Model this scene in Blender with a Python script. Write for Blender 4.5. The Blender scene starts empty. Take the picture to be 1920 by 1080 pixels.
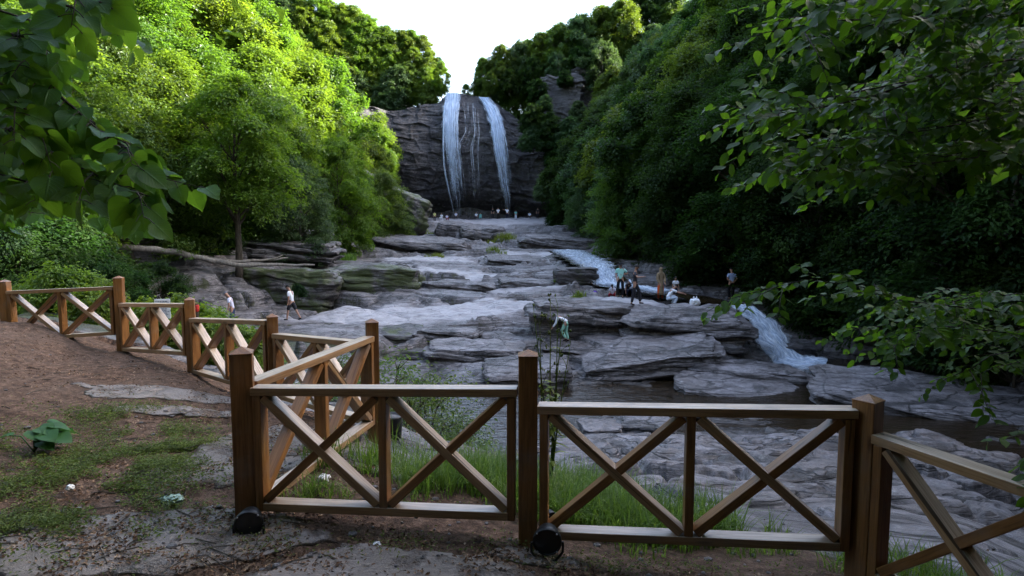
import bpy, bmesh, math, random
import numpy as np
from mathutils import Vector, Matrix, Quaternion
random.seed(7)
RNG = np.random.default_rng(11)
SC = bpy.context.scene
COL = SC.collection
R = math.radians

# ------------------------------------------------------------------ camera
F_PX = 1150.0; PITCH = R(5.0); EYE = 1.52
CP, SP = math.cos(PITCH), math.sin(PITCH)
def at(px, py, Y):
    """world point seen at photo pixel (px,py), at distance Y ahead of the viewer"""
    u = (px - 960) / F_PX; v = -(py - 540) / F_PX
    dy = CP + v * SP; dz = -SP + v * CP
    k = Y / dy
    return Vector((u * k, Y, EYE + dz * k))
def wsize(n, Y): return n * Y / F_PX

# ------------------------------------------------------------------ noise helpers
def _h(ix, iy, s):
    n = (ix.astype(np.int64) * 374761393 + iy.astype(np.int64) * 668265263 + s * 974711) & 0xffffffff
    n = ((n ^ (n >> 13)) * 1274126177) & 0xffffffff
    n = n ^ (n >> 16)
    return (n & 0xffffff) / float(0x1000000)
def gnoise(x, y, s=0):
    ix = np.floor(x); iy = np.floor(y); fx = x - ix; fy = y - iy
    ux = fx * fx * fx * (fx * (fx * 6 - 15) + 10); uy = fy * fy * fy * (fy * (fy * 6 - 15) + 10)
    def g(ox, oy):
        a = _h(ix + ox, iy + oy, s) * 2 * np.pi
        return np.cos(a) * (fx - ox) + np.sin(a) * (fy - oy)
    return 1.4 * ((g(0, 0) * (1 - ux) + g(1, 0) * ux) * (1 - uy) + (g(0, 1) * (1 - ux) + g(1, 1) * ux) * uy)
def fbm(x, y, s=0, o=4, g=.5):
    r = 0; a = 1.0
    for i in range(o):
        r = r + a * gnoise(x * 2 ** i, y * 2 ** i, s + i * 17); a *= g
    return r
def noise3(p, s=0):
    return (gnoise(p[:, 0] + 3.1 * s, p[:, 1] - p[:, 2] * .7, s) + gnoise(p[:, 1] + 7.7, p[:, 2] + p[:, 0] * .6, s + 5) + gnoise(p[:, 2] - 1.3, p[:, 0] - p[:, 1] * .65, s + 9)) / 1.8
def fbm3(p, s=0, o=4, g=.5):
    r = 0; a = 1.0
    for i in range(o):
        r = r + a * noise3(p * 2 ** i, s + i * 13); a *= g
    return r
def voronoi(x, y, s=0, j=.85):
    ix = np.floor(x); iy = np.floor(y)
    f1 = np.full(x.shape, 9.); f2 = f1.copy(); cx = f1.copy(); cy = f1.copy(); rid = f1.copy(); rid2 = f1.copy(); rid3 = f1.copy()
    for ox in (-1, 0, 1):
        for oy in (-1, 0, 1):
            ax = ix + ox; ay = iy + oy
            px = ax + .5 + j * (_h(ax, ay, s) - .5); py = ay + .5 + j * (_h(ax, ay, s + 1) - .5)
            d = np.hypot(px - x, py - y)
            n = d < f1
            f2 = np.where(n, f1, np.minimum(f2, d))
            f1 = np.where(n, d, f1); cx = np.where(n, px, cx); cy = np.where(n, py, cy)
            rid = np.where(n, _h(ax, ay, s + 2), rid); rid2 = np.where(n, _h(ax, ay, s + 3), rid2); rid3 = np.where(n, _h(ax, ay, s + 4), rid3)
    return f1, f2 - f1, x - cx, y - cy, rid, rid2, rid3
def sstep(a, b, x):
    t = np.clip((x - a) / (b - a), 0, 1); return t * t * (3 - 2 * t)

# ------------------------------------------------------------------ object helpers
def np_mesh(name, v, faces, smooth=True):
    """v (N,3); faces: (M,k) int array"""
    v = np.asarray(v, np.float32); faces = np.asarray(faces, np.int32)
    me = bpy.data.meshes.new(name)
    k = faces.shape[1]
    me.vertices.add(len(v)); me.vertices.foreach_set('co', v.ravel())
    me.loops.add(faces.size); me.loops.foreach_set('vertex_index', faces.ravel())
    me.polygons.add(len(faces)); me.polygons.foreach_set('loop_start', np.arange(0, faces.size, k, dtype=np.int32))
    try: me.polygons.foreach_set('loop_total', np.full(len(faces), k, np.int32))
    except Exception: pass
    me.polygons.foreach_set('use_smooth', np.full(len(faces), smooth))
    me.update(calc_edges=True); me.validate()
    return me
def link(name, me, mat=None, parent=None):
    o = bpy.data.objects.new(name, me); COL.objects.link(o)
    if mat is not None:
        if me.materials: me.materials[0] = mat
        else: me.materials.append(mat)
    if parent is not None: o.parent = parent
    return o
def tag(o, label=None, cat=None, group=None, kind=None):
    if label: o['label'] = label
    if cat: o['category'] = cat
    if group: o['group'] = group
    if kind: o['kind'] = kind
    return o
def empty(name, loc=(0, 0, 0), rz=0, **k):
    o = bpy.data.objects.new(name, None); COL.objects.link(o)
    o.empty_display_size = .2; o.location = loc; o.rotation_euler = (0, 0, rz)
    return tag(o, **k)
class MB:
    """collects simple shapes, then becomes one mesh object"""
    def __init__(s): s.v = []; s.f = []
    def add(s, v, f):
        b = len(s.v); s.v += [tuple(p) for p in v]; s.f += [tuple(i + b for i in q) for q in f]
    def box(s, M, sx, sy, sz, bev=.004):
        """box centred on M, slightly bevelled along its edges"""
        bm = bmesh.new(); bmesh.ops.create_cube(bm, size=1, matrix=Matrix.Diagonal((sx, sy, sz, 1)))
        if bev: bmesh.ops.bevel(bm, geom=bm.edges[:], offset=bev, segments=2, affect='EDGES', profile=.6)
        bm.transform(M); bm.verts.index_update()
        s.add([v.co[:] for v in bm.verts], [[v.index for v in f.verts] for f in bm.faces]); bm.free()
    def bm(s, bm, M=None):
        if M is not None: bm.transform(M)
        bm.verts.index_update(); s.add([v.co[:] for v in bm.verts], [[v.index for v in f.verts] for f in bm.faces]); bm.free()
    def tube(s, pts, rads, n=7, cap=True):
        pts = [Vector(p) for p in pts]
        if not hasattr(rads, '__len__'): rads = [rads] * len(pts)
        b = len(s.v); up = Vector((0.13, .21, 1)).normalized(); prev = None
        for i, p in enumerate(pts):
            t = (pts[min(i + 1, len(pts) - 1)] - pts[max(i - 1, 0)])
            t = t.normalized() if t.length > 1e-9 else Vector((0, 0, 1))
            a = prev if prev is not None else t.cross(up if abs(t.dot(up)) < .95 else Vector((1, 0, 0)))
            a = (a - t * a.dot(t)).normalized(); prev = a; c = t.cross(a)
            for k in range(n):
                w = 2 * math.pi * k / n
                s.v.append(tuple(p + (a * math.cos(w) + c * math.sin(w)) * rads[i]))
        for i in range(len(pts) - 1):
            for k in range(n):
                s.f.append((b + i * n + k, b + i * n + (k + 1) % n, b + (i + 1) * n + (k + 1) % n, b + (i + 1) * n + k))
        if cap:
            s.f.append(tuple(b + k for k in reversed(range(n)))); s.f.append(tuple(b + (len(pts) - 1) * n + k for k in range(n)))
    def lathe(s, prof, n=20, M=None):
        b = len(s.v); M = M or Matrix()
        for r, z in prof:
            for k in range(n):
                w = 2 * math.pi * k / n; s.v.append(tuple(M @ Vector((r * math.cos(w), r * math.sin(w), z))))
        for i in range(len(prof) - 1):
            for k in range(n):
                s.f.append((b + i * n + k, b + i * n + (k + 1) % n, b + (i + 1) * n + (k + 1) % n, b + (i + 1) * n + k))
    def build(s, name, mat, parent=None, smooth=False, mods=None):
        me = bpy.data.meshes.new(name); me.from_pydata(s.v, [], s.f); me.update()
        if smooth: me.polygons.foreach_set('use_smooth', [True] * len(me.polygons))
        return link(name, me, mat, parent)
def frame(o, x, z=(0, 0, 1)):
    """matrix at o with local X along x and local Z close to z"""
    x = Vector(x).normalized(); y = Vector(z).cross(x).normalized(); zz = x.cross(y)
    m = Matrix((x, y, zz)).transposed().to_4x4(); m.translation = Vector(o); return m

# ------------------------------------------------------------------ materials
def newmat(name):
    m = bpy.data.materials.new(name); m.use_nodes = True
    nt = m.node_tree; nt.nodes.clear()
    out = nt.nodes.new('ShaderNodeOutputMaterial')
    return m, nt, out
class NT:
    def __init__(s, name):
        s.m, s.t, s.out = newmat(name)
    def n(s, typ, ins=None, **kw):
        nd = s.t.nodes.new('ShaderNode' + typ)
        for k, v in kw.items(): setattr(nd, k, v)
        for k, v in (ins or {}).items():
            sk = nd.inputs[k]
            if isinstance(v, bpy.types.NodeSocket): s.t.links.new(v, sk)
            else: sk.default_value = v
        return nd
    def coord(s, kind='Object', scale=(1, 1, 1), rot=(0, 0, 0), loc=(0, 0, 0)):
        c = s.n('TexCoord')
        mp = s.n('Mapping', {'Vector': c.outputs[kind], 'Scale': scale, 'Rotation': rot, 'Location': loc})
        return mp.outputs[0]
    def noise(s, vec, scale=1, detail=6, rough=.55, dist=0):
        return s.n('TexNoise', {'Vector': vec, 'Scale': scale, 'Detail': detail, 'Roughness': rough, 'Distortion': dist}).outputs['Fac']
    def ramp(s, fac, stops, interp='LINEAR'):
        r = s.n('ValToRGB', {'Fac': fac}); cr = r.color_ramp; cr.interpolation = interp
        while len(cr.elements) > 1: cr.elements.remove(cr.elements[-1])
        cr.elements[0].position = stops[0][0]; cr.elements[0].color = (*stops[0][1], 1) if hasattr(stops[0][1], '__len__') else (stops[0][1],) * 3 + (1,)
        for p, c in stops[1:]:
            e = cr.elements.new(p); e.color = (*c, 1) if hasattr(c, '__len__') else (c, c, c, 1)
        return r.outputs['Color']
    def mix(s, f, a, b, blend='MIX'):
        nd = s.n('Mix', data_type='RGBA', blend_type=blend)
        for i, v in ((0, f), (6, a), (7, b)):
            sk = nd.inputs[i]
            if isinstance(v, bpy.types.NodeSocket): s.t.links.new(v, sk)
            elif i == 0: sk.default_value = v
            else: sk.default_value = (*v, 1) if len(v) == 3 else v
        return nd.outputs[2]
    def math(s, op, a, b=None, clamp=False):
        nd = s.n('Math', operation=op); nd.use_clamp = clamp
        for i, v in enumerate((a, b)):
            if v is None: continue
            if isinstance(v, bpy.types.NodeSocket): s.t.links.new(v, nd.inputs[i])
            else: nd.inputs[i].default_value = v
        return nd.outputs[0]
    def bump(s, h, strength=.5, dist=.02, normal=None):
        d = {'Height': h, 'Strength': strength, 'Distance': dist}
        if normal is not None: d['Normal'] = normal
        return s.n('Bump', d).outputs[0]
    def pbr(s, color, rough=.6, spec=.3, normal=None, **kw):
        d = {'Base Color': color if isinstance(color, bpy.types.NodeSocket) else (*color, 1), 'Roughness': rough, 'Specular IOR Level': spec}
        if normal is not None: d['Normal'] = normal
        d.update(kw)
        return s.n('BsdfPrincipled', d).outputs[0]
    def done(s, sh):
        s.t.links.new(sh, s.out.inputs['Surface']); return s.m

def plain(name, col, rough=.6, spec=.3, var=.12, scale=18, bump=.15):
    n = NT(name); v = n.coord('Object')
    f = n.noise(v, scale, 5)
    c = n.mix(f, tuple(x * (1 - var) for x in col), tuple(min(1, x * (1 + var)) for x in col))
    return n.done(n.pbr(c, rough, spec, n.bump(n.noise(v, scale * 3, 4), bump, .01)))

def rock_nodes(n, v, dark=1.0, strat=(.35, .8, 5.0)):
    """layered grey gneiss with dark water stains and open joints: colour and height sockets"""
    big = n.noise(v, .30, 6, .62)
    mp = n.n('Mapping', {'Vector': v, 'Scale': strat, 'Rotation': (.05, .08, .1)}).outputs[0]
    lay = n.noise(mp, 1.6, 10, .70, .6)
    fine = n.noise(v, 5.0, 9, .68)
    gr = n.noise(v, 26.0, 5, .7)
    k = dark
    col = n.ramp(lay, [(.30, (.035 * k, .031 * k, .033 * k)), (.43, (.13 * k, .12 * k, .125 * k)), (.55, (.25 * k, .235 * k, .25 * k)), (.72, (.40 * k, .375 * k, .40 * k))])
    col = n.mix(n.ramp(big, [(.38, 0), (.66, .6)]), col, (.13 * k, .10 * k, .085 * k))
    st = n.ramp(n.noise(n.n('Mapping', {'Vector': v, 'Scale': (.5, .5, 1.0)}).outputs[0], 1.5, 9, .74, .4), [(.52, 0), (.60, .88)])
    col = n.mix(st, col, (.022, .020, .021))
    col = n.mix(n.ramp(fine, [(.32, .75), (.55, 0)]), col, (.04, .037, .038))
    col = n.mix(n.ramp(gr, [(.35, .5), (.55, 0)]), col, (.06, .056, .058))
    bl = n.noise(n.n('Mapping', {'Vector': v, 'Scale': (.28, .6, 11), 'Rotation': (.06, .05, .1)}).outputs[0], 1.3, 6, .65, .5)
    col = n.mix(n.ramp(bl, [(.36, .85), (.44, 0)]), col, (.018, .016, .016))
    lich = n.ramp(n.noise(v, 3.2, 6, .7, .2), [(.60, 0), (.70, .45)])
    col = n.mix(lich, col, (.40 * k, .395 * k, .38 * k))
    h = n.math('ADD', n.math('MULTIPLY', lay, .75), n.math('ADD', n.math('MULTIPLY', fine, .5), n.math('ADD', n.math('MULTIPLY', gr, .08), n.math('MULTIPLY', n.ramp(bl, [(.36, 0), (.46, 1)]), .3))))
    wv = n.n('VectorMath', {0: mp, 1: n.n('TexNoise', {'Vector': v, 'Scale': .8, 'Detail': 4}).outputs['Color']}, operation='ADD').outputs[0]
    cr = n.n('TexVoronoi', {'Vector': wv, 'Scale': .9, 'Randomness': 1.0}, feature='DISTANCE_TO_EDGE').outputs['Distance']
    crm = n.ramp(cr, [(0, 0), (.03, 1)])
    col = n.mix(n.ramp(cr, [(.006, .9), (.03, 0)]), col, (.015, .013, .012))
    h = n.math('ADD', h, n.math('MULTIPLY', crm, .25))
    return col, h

def mk_rock(name, dark=1.0, moss=0.0, wet=0.0):
    n = NT(name); v = n.coord('Object')
    g = n.n('NewGeometry'); v = g.outputs['Position']
    col, h = rock_nodes(n, v, dark)
    if moss:
        mk = n.ramp(n.noise(v, .9, 7, .65), [(.62 - .25 * moss, 0), (.74 - .25 * moss, .95)])
        mc = n.mix(n.noise(v, 14, 4), (.025, .038, .010), (.085, .105, .022))
        col = n.mix(mk, col, mc)
    return n.done(n.pbr(col, .46 - .16 * wet, .5 + .1 * wet, n.bump(h, .9, .14)))

def mk_terrain():
    n = NT('gorge_ground'); v = n.n('NewGeometry').outputs['Position']
    col, h = rock_nodes(n, v)
    at_ = n.n('VertexColor', layer_name='zone')
    sep = n.n('SeparateColor', {'Color': at_.outputs['Color']})
    dirt, moss, wet = sep.outputs[0], sep.outputs[1], sep.outputs[2]
    # trodden soil with crumbs
    d1 = n.noise(v, .9, 6, .6); d2 = n.noise(v, 14, 8, .7); d3 = n.noise(v, 60, 5, .7)
    dc = n.ramp(d2, [(.34, (.026, .016, .011)), (.5, (.105, .062, .041)), (.68, (.24, .155, .11))])
    dc = n.mix(n.ramp(d1, [(.38, 0), (.65, .5)]), dc, (.15, .105, .08))
    dc = n.mix(n.ramp(d3, [(.35, .6), (.5, 0)]), dc, (.035, .022, .014))
    cl = n.n('Attribute', attribute_name='clean').outputs['Fac']
    pale = n.ramp(n.noise(n.n('Mapping', {'Vector': v, 'Scale': (.5, 1.2, 4)}).outputs[0], 2.0, 9, .7, .4), [(.3, (.16, .148, .155)), (.42, (.36, .34, .355)), (.7, (.50, .475, .495))])
    col = n.mix(n.math('MULTIPLY', cl, .85), col, pale)
    du = n.n('Attribute', attribute_name='dust').outputs['Fac']
    col = n.mix(n.math('MULTIPLY', du, .62), col, n.mix(n.noise(v, 7, 8, .7), (.15, .11, .085), (.34, .28, .23)))
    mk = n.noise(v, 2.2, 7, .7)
    mm = n.ramp(n.math('ADD', moss, n.math('MULTIPLY', n.math('SUBTRACT', mk, .5), 1.3)), [(.42, 0), (.58, 1)])  # moss cover, also the shade painted on steep risers
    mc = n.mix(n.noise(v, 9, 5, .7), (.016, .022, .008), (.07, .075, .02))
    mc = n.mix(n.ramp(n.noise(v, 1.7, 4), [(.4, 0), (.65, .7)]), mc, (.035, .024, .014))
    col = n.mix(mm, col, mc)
    dm = n.ramp(n.math('ADD', dirt, n.math('MULTIPLY', n.math('SUBTRACT', n.noise(v, 3.5, 7, .7), .5), .8)), [(.4, 0), (.56, 1)])
    col = n.mix(dm, col, dc)
    col = n.mix(n.math('MULTIPLY', wet, .75), col, (.03, .026, .022))
    hh = n.mix(dm, h, n.math('ADD', n.math('MULTIPLY', d2, .35), n.math('MULTIPLY', d3, .12)))
    rg = n.math('SUBTRACT', n.math('ADD', .46, n.math('MULTIPLY', dm, .35)), n.math('MULTIPLY', wet, .25))
    sp = n.math('SUBTRACT', .5, n.math('MULTIPLY', dm, .4))
    return n.done(n.pbr(col, rg, sp, n.bump(hh, .9, .12)))

def mk_wood(name, a, b, rough=.5, spec=.4):
    n = NT(name)
    tc = n.n('TexCoord'); oi = n.n('ObjectInfo')
    off = n.n('VectorMath', {0: tc.outputs['Object']}, operation='ADD')
    rv = n.n('CombineXYZ', {'X': n.math('MULTIPLY', oi.outputs['Random'], 37), 'Y': n.math('MULTIPLY', oi.outputs['Random'], 11), 'Z': 0.0})
    n.t.links.new(rv.outputs[0], off.inputs[1])
    mp = n.n('Mapping', {'Vector': off.outputs[0], 'Scale': (1.6, 26, 26)}).outputs[0]
    g1 = n.noise(mp, 1.0, 8, .62, 1.2)
    mp2 = n.n('Mapping', {'Vector': off.outputs[0], 'Scale': (5, 120, 120)}).outputs[0]
    g2 = n.noise(mp2, 1.0, 4, .6)
    col = n.mix(n.ramp(g1, [(.32, 0), (.68, 1)]), a, b)
    col = n.mix(n.ramp(g2, [(.36, .5), (.52, 0)]), col, tuple(x * .45 for x in a))
    mp3 = n.n('Mapping', {'Vector': off.outputs[0], 'Scale': (.9, 34, 34)}).outputs[0]
    col = n.mix(n.ramp(n.noise(mp3, 1.0, 3, .5, .3), [(.27, .9), (.32, 0)]), col, (.015, .008, .004))
    kn = n.n('TexVoronoi', {'Vector': n.n('Mapping', {'Vector': off.outputs[0], 'Scale': (2.2, 9, 9)}).outputs[0], 'Scale': 1.0}).outputs['Distance']
    col = n.mix(n.ramp(kn, [(.06, .8), (.13, 0)]), col, tuple(x * .35 for x in a))
    hue = n.n('HueSaturation', {'Color': col, 'Value': n.math('ADD', .82, n.math('MULTIPLY', oi.outputs['Random'], .36))}).outputs[0]
    gr = n.ramp(n.noise(off.outputs[0], 3.0, 6, .65), [(.5, 0), (.72, .45)])
    hue = n.mix(gr, hue, (.21, .18, .16))
    return n.done(n.pbr(hue, rough, spec, n.bump(n.math('ADD', g1, n.math('MULTIPLY', g2, .6)), .35, .004)))

def mk_bark(name, a, b):
    n = NT(name); v = n.n('NewGeometry').outputs['Position']
    mp = n.n('Mapping', {'Vector': v, 'Scale': (6, 6, 1.6)}).outputs[0]
    g = n.noise(mp, 1.6, 8, .7, .5)
    c = n.mix(n.ramp(g, [(.35, 0), (.65, 1)]), a, b)
    c = n.mix(n.ramp(n.noise(v, 1.5, 6, .7), [(.58, 0), (.66, .6)]), c, (.22, .22, .2))
    return n.done(n.pbr(c, .8, .2, n.bump(g, .7, .03)))

def mk_leaf(name, base, trans, tfac=.45, rough=.45, spec=.35, scale=.55, hvar=.035, vvar=.55, yell=(.085, .15, .012), veins=False):
    """leaf that reflects one green and lets another, yellower one through"""
    n = NT(name); oi = n.n('ObjectInfo'); p = n.n('NewGeometry').outputs['Position']
    tint = n.noise(p, scale, 4, .6)
    fine = n.n('TexWhiteNoise', {'Vector': n.n('VectorMath', {0: p, 1: (.09, .09, .09)}, operation='SNAP').outputs[0]}, noise_dimensions='3D').outputs['Value']
    rnd = oi.outputs['Random']
    hue = n.math('ADD', .5 - hvar * .5, n.math('MULTIPLY', rnd, hvar))
    val = n.math('ADD', 1 - vvar * .75, n.math('ADD', n.math('MULTIPLY', tint, vvar * .7), n.math('MULTIPLY', fine, vvar * .75)))
    c1 = n.mix(n.math('MULTIPLY', n.ramp(tint, [(.45, 0), (.7, 1)]), .35), base, yell)
    a = n.n('HueSaturation', {'Hue': hue, 'Value': val, 'Color': c1}).outputs[0]
    b = n.n('HueSaturation', {'Hue': hue, 'Value': val, 'Color': (*trans, 1)}).outputs[0]
    nrm = None
    if veins:
        lt = n.n('Attribute', attribute_name='along').outputs['Fac']; lq = n.n('Attribute', attribute_name='across').outputs['Fac']; aq = n.math('ABSOLUTE', lq)
        ph = n.math('SINE', n.math('SUBTRACT', n.math('MULTIPLY', lt, 46.0), n.math('MULTIPLY', aq, 17.0)))
        vn_ = n.math('MAXIMUM', n.ramp(ph, [(.80, 0), (1.0, 1)]), n.ramp(aq, [(.03, 1), (.10, 0)]))
        a = n.mix(n.math('MULTIPLY', vn_, .38), a, tuple(min(1, x * 2.2 + .02) for x in base)); b = n.mix(n.math('MULTIPLY', vn_, .4), b, tuple(x * .45 for x in trans))
        sp_ = n.ramp(n.noise(p, 55, 4, .6), [(.66, 0), (.72, .6)]); a = n.mix(sp_, a, (.10, .075, .02))
        nrm = n.bump(n.math('SUBTRACT', 1.0, vn_), .5, .004)
    d = n.pbr(a, rough, spec, nrm)
    t = n.n('BsdfTranslucent', {'Color': b}).outputs[0]
    return n.done(n.n('MixShader', {0: tfac, 1: d, 2: t}).outputs[0])

def mk_fall(name, dens=.5, sx=3.0, sz=.12, tint=(.88, .91, .97), fade=.0, ragged=.22):
    """falling white water: streaks along the fall, torn edges, gaps where the rock shows through"""
    n = NT(name); tc = n.n('TexCoord')
    v = n.n('Mapping', {'Vector': tc.outputs['UV'], 'Scale': (sx, sz, 1)}).outputs[0]
    a = n.noise(v, 1.6, 9, .7, .25)
    v2 = n.n('Mapping', {'Vector': tc.outputs['UV'], 'Scale': (sx * 2.5, sz * 2.2, 1)}).outputs[0]
    b = n.noise(v2, 2.0, 6, .65)
    c = n.noise(tc.outputs['UV'], .55, 4, .6)
    m = n.math('ADD', n.math('MULTIPLY', a, .55), n.math('ADD', n.math('MULTIPLY', b, .3), n.math('MULTIPLY', c, .15)))
    vv = n.n('SeparateXYZ', {0: tc.outputs['UV']}).outputs[1]
    ed = n.n('Attribute', attribute_name='edge').outputs['Fac']
    m2 = n.math('SUBTRACT', n.math('SUBTRACT', m, n.math('MULTIPLY', vv, fade)), n.math('MULTIPLY', n.math('POWER', ed, 2.5), ragged))
    al = n.ramp(m2, [(.56 - dens * .28, 0), (.84 - dens * .28, 1)])
    w = n.n('BsdfDiffuse', {'Color': n.mix(n.ramp(b, [(.40, 0), (.58, 1)]), (.30, .42, .60), tint)}).outputs[0]
    tl = n.n('BsdfTranslucent', {'Color': (*tint, 1)}).outputs[0]
    w2 = n.n('MixShader', {0: .4, 1: w, 2: tl}).outputs[0]
    tr = n.n('BsdfTransparent').outputs[0]
    return n.done(n.n('MixShader', {0: al, 1: tr, 2: w2}).outputs[0])

def mk_water(name, foam=0.0):
    n = NT(name); p = n.n('NewGeometry').outputs['Position']
    mp = n.n('Mapping', {'Vector': p, 'Scale': (1.0, 2.2, 1)}).outputs[0]
    h = n.math('ADD', n.noise(mp, 2.2, 5, .55, .4), n.math('MULTIPLY', n.noise(mp, 8, 3, .5), .35))
    c = n.mix(n.noise(p, .6, 4), (.012, .008, .005), (.030, .020, .011))
    return n.done(n.pbr(c, .06, .5, n.bump(h, .5, .06)))

M = {}
M['terrain'] = mk_terrain()
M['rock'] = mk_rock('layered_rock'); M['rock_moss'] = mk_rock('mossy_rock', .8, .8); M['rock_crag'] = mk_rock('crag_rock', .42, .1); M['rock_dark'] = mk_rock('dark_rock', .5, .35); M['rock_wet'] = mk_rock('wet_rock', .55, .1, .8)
M['cliff'] = None
M['wood'] = mk_wood('stained_timber', (.170, .068, .018), (.310, .145, .046), .38, .5)
M['wood_worn_lit'] = mk_wood('weathered_lit_timber', (.28, .145, .060), (.46, .285, .15), .30, .55)  # paler timber for members under the sky: skylight mixed into the wear
M['wood_skylit'] = mk_wood('skylit_timber', (.36, .26, .19), (.60, .50, .41), .34, .5)  # for upper faces, skylight painted in as a paler wood
M['bark'] = mk_bark('tree_bark', (.030, .024, .018), (.10, .083, .065))
M['bark_pale'] = mk_bark('pale_bark', (.10, .09, .08), (.27, .25, .225))
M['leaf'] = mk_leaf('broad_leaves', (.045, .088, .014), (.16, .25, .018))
M['leaf_dark'] = mk_leaf('shade_painted_leaves', (.012, .031, .009), (.045, .10, .012), .45, .55, .14)  # darker leaf copy, shade of the wood put into its colour
M['leaf_blue'] = mk_leaf('cool_leaves', (.035, .075, .030), (.10, .18, .04))
M['leaf_lime'] = mk_leaf('lime_leaves', (.066, .120, .012), (.21, .34, .02))
M['linden'] = mk_leaf('linden_leaves', (.042, .125, .026), (.20, .36, .02), .48, .45, .22, 3.0, .05, .5, (.07, .11, .015), True)
M['beech'] = mk_leaf('beech_leaves', (.040, .098, .014), (.16, .30, .014), .48, .45, .3, 3.0, .05, .6, (.06, .11, .012), True)
M['grass'] = mk_leaf('meadow_grass', (.10, .165, .025), (.24, .36, .04), .4, .5, .3, 2.0, .06, .5, (.17, .17, .05))
M['herb'] = mk_leaf('ground_herbs', (.075, .115, .016), (.18, .24, .03), .3, .5, .3, 2.0, .05, .6, (.12, .11, .025))
M['litter'] = None
def mk_litter():
    n = NT('dead_leaves'); p = n.n('NewGeometry').outputs['Position']
    w = n.n('TexWhiteNoise', {'Vector': n.n('VectorMath', {0: p, 1: (.03, .03, .03)}, operation='SNAP').outputs[0]}, noise_dimensions='3D').outputs['Value']
    c = n.ramp(w, [(0, (.04, .022, .012)), (.4, (.13, .07, .04)), (.75, (.24, .15, .09)), (1, (.36, .27, .19))])
    return n.done(n.pbr(c, .8, .15))
M['litter'] = mk_litter()
M['fall'] = mk_fall('falling_water', 1.0, 2.2, .09, tint=(.78, .86, .98), fade=.0095)
M['fall_thin'] = mk_fall('thin_falling_water', .40, 4, .1)
M['foam'] = mk_fall('foaming_water', .92, 2.4, .6, tint=(.88, .93, .98), ragged=.35)
M['water'] = mk_water('stream_water')
M['black'] = plain('black_metal', (.012, .013, .015), .45, .4, .2)
M['glass'] = plain('lamp_glass', (.02, .022, .028), .12, .6, .1, 5, 0)

def mk_spray():
    n = NT('water_spray'); t = n.n('BsdfTransparent').outputs[0]; d = n.n('BsdfDiffuse', {'Color': (.85, .88, .95, 1)}).outputs[0]
    f = n.noise(n.n('NewGeometry').outputs['Position'], 3, 5, .7)
    return n.done(n.n('MixShader', {0: n.ramp(f, [(.35, .1), (.6, .8)]), 1: t, 2: d}).outputs[0])
M['spray'] = mk_spray()
# ------------------------------------------------------------------ the gorge: one ground sheet
WATER_Z = -4.05
ctl = []
def W(x, y, z): ctl.append((x, y, z))
def P(px, py, Y):
    p = at(px, py, Y); ctl.append((p.x, p.y, p.z))
# trodden platform round the viewer
for x, y, z in [(-7, 0, .25), (-4, -3, .1), (0, -3, 0), (4, -3, -.1), (8, -3, 0), (-6, 1.5, .12), (-4, 3, .06), (-2, 2, 0), (-7.5, 7.5, .14), (-5.2, 7.3, .06), (-4.9, 7.7, .05),
                (-3.6, 6.7, .03), (-2.6, 5.2, -.05), (-2.2, 5.7, -.1), (-1.2, 4.8, -.14), (-1.45, 3.3, -.09), (-1.35, 2.9, -.09), (-.8, 2.75, -.11), (.08, 3.15, -.15), (1.75, 3.0, -.24),
                (0, 1, -.05), (1.5, 1, -.18), (3, 1, -.4), (3, 3, -.6), (5, 1.5, -1.0), (-3.2, 4.6, .02), (-8, 4.5, .2), (-11, 7, .4), (-12, 2, .5)]: W(x, y, z)
# bank beyond the rails, dropping to the water
for a in [(640, 880, 3.9), (850, 905, 4.0), (760, 872, 4.6), (720, 805, 5.6), (1100, 960, 4.2), (1150, 925, 5.2), (1350, 960, 4.6), (1550, 985, 4.6), (1800, 1010, 4.4),
          (1150, 880, 8), (1300, 885, 8.5), (1500, 905, 8), (1750, 915, 8), (1250, 842, 12), (1450, 850, 11.5), (1650, 850, 11.5), (1100, 815, 15), (1300, 800, 16.5),
          (1480, 812, 15.8), (1700, 822, 14.8), (1900, 870, 13), (860, 850, 10), (760, 840, 9.5), (690, 770, 9)]: P(*a)
for x, y in [(1, 20), (4, 20.5), (7, 20), (10, 19), (13, 17.7), (17, 16), (22, 14), (-2, 19.5), (-5, 17.6), (-8.5, 15), (-12, 12), (-16, 10), (13, 25.6), (15, 25), (11.5, 25.8), (16, 22.5)]: W(x, y, -4.6)
# left bank under the shrubs
for a in [(300, 640, 10), (180, 600, 11), (60, 580, 11), (400, 690, 12), (330, 640, 15), (480, 660, 18), (435, 612, 27.5), (330, 585, 28), (180, 560, 25), (560, 640, 20), (650, 700, 20)]: P(*a)
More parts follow.
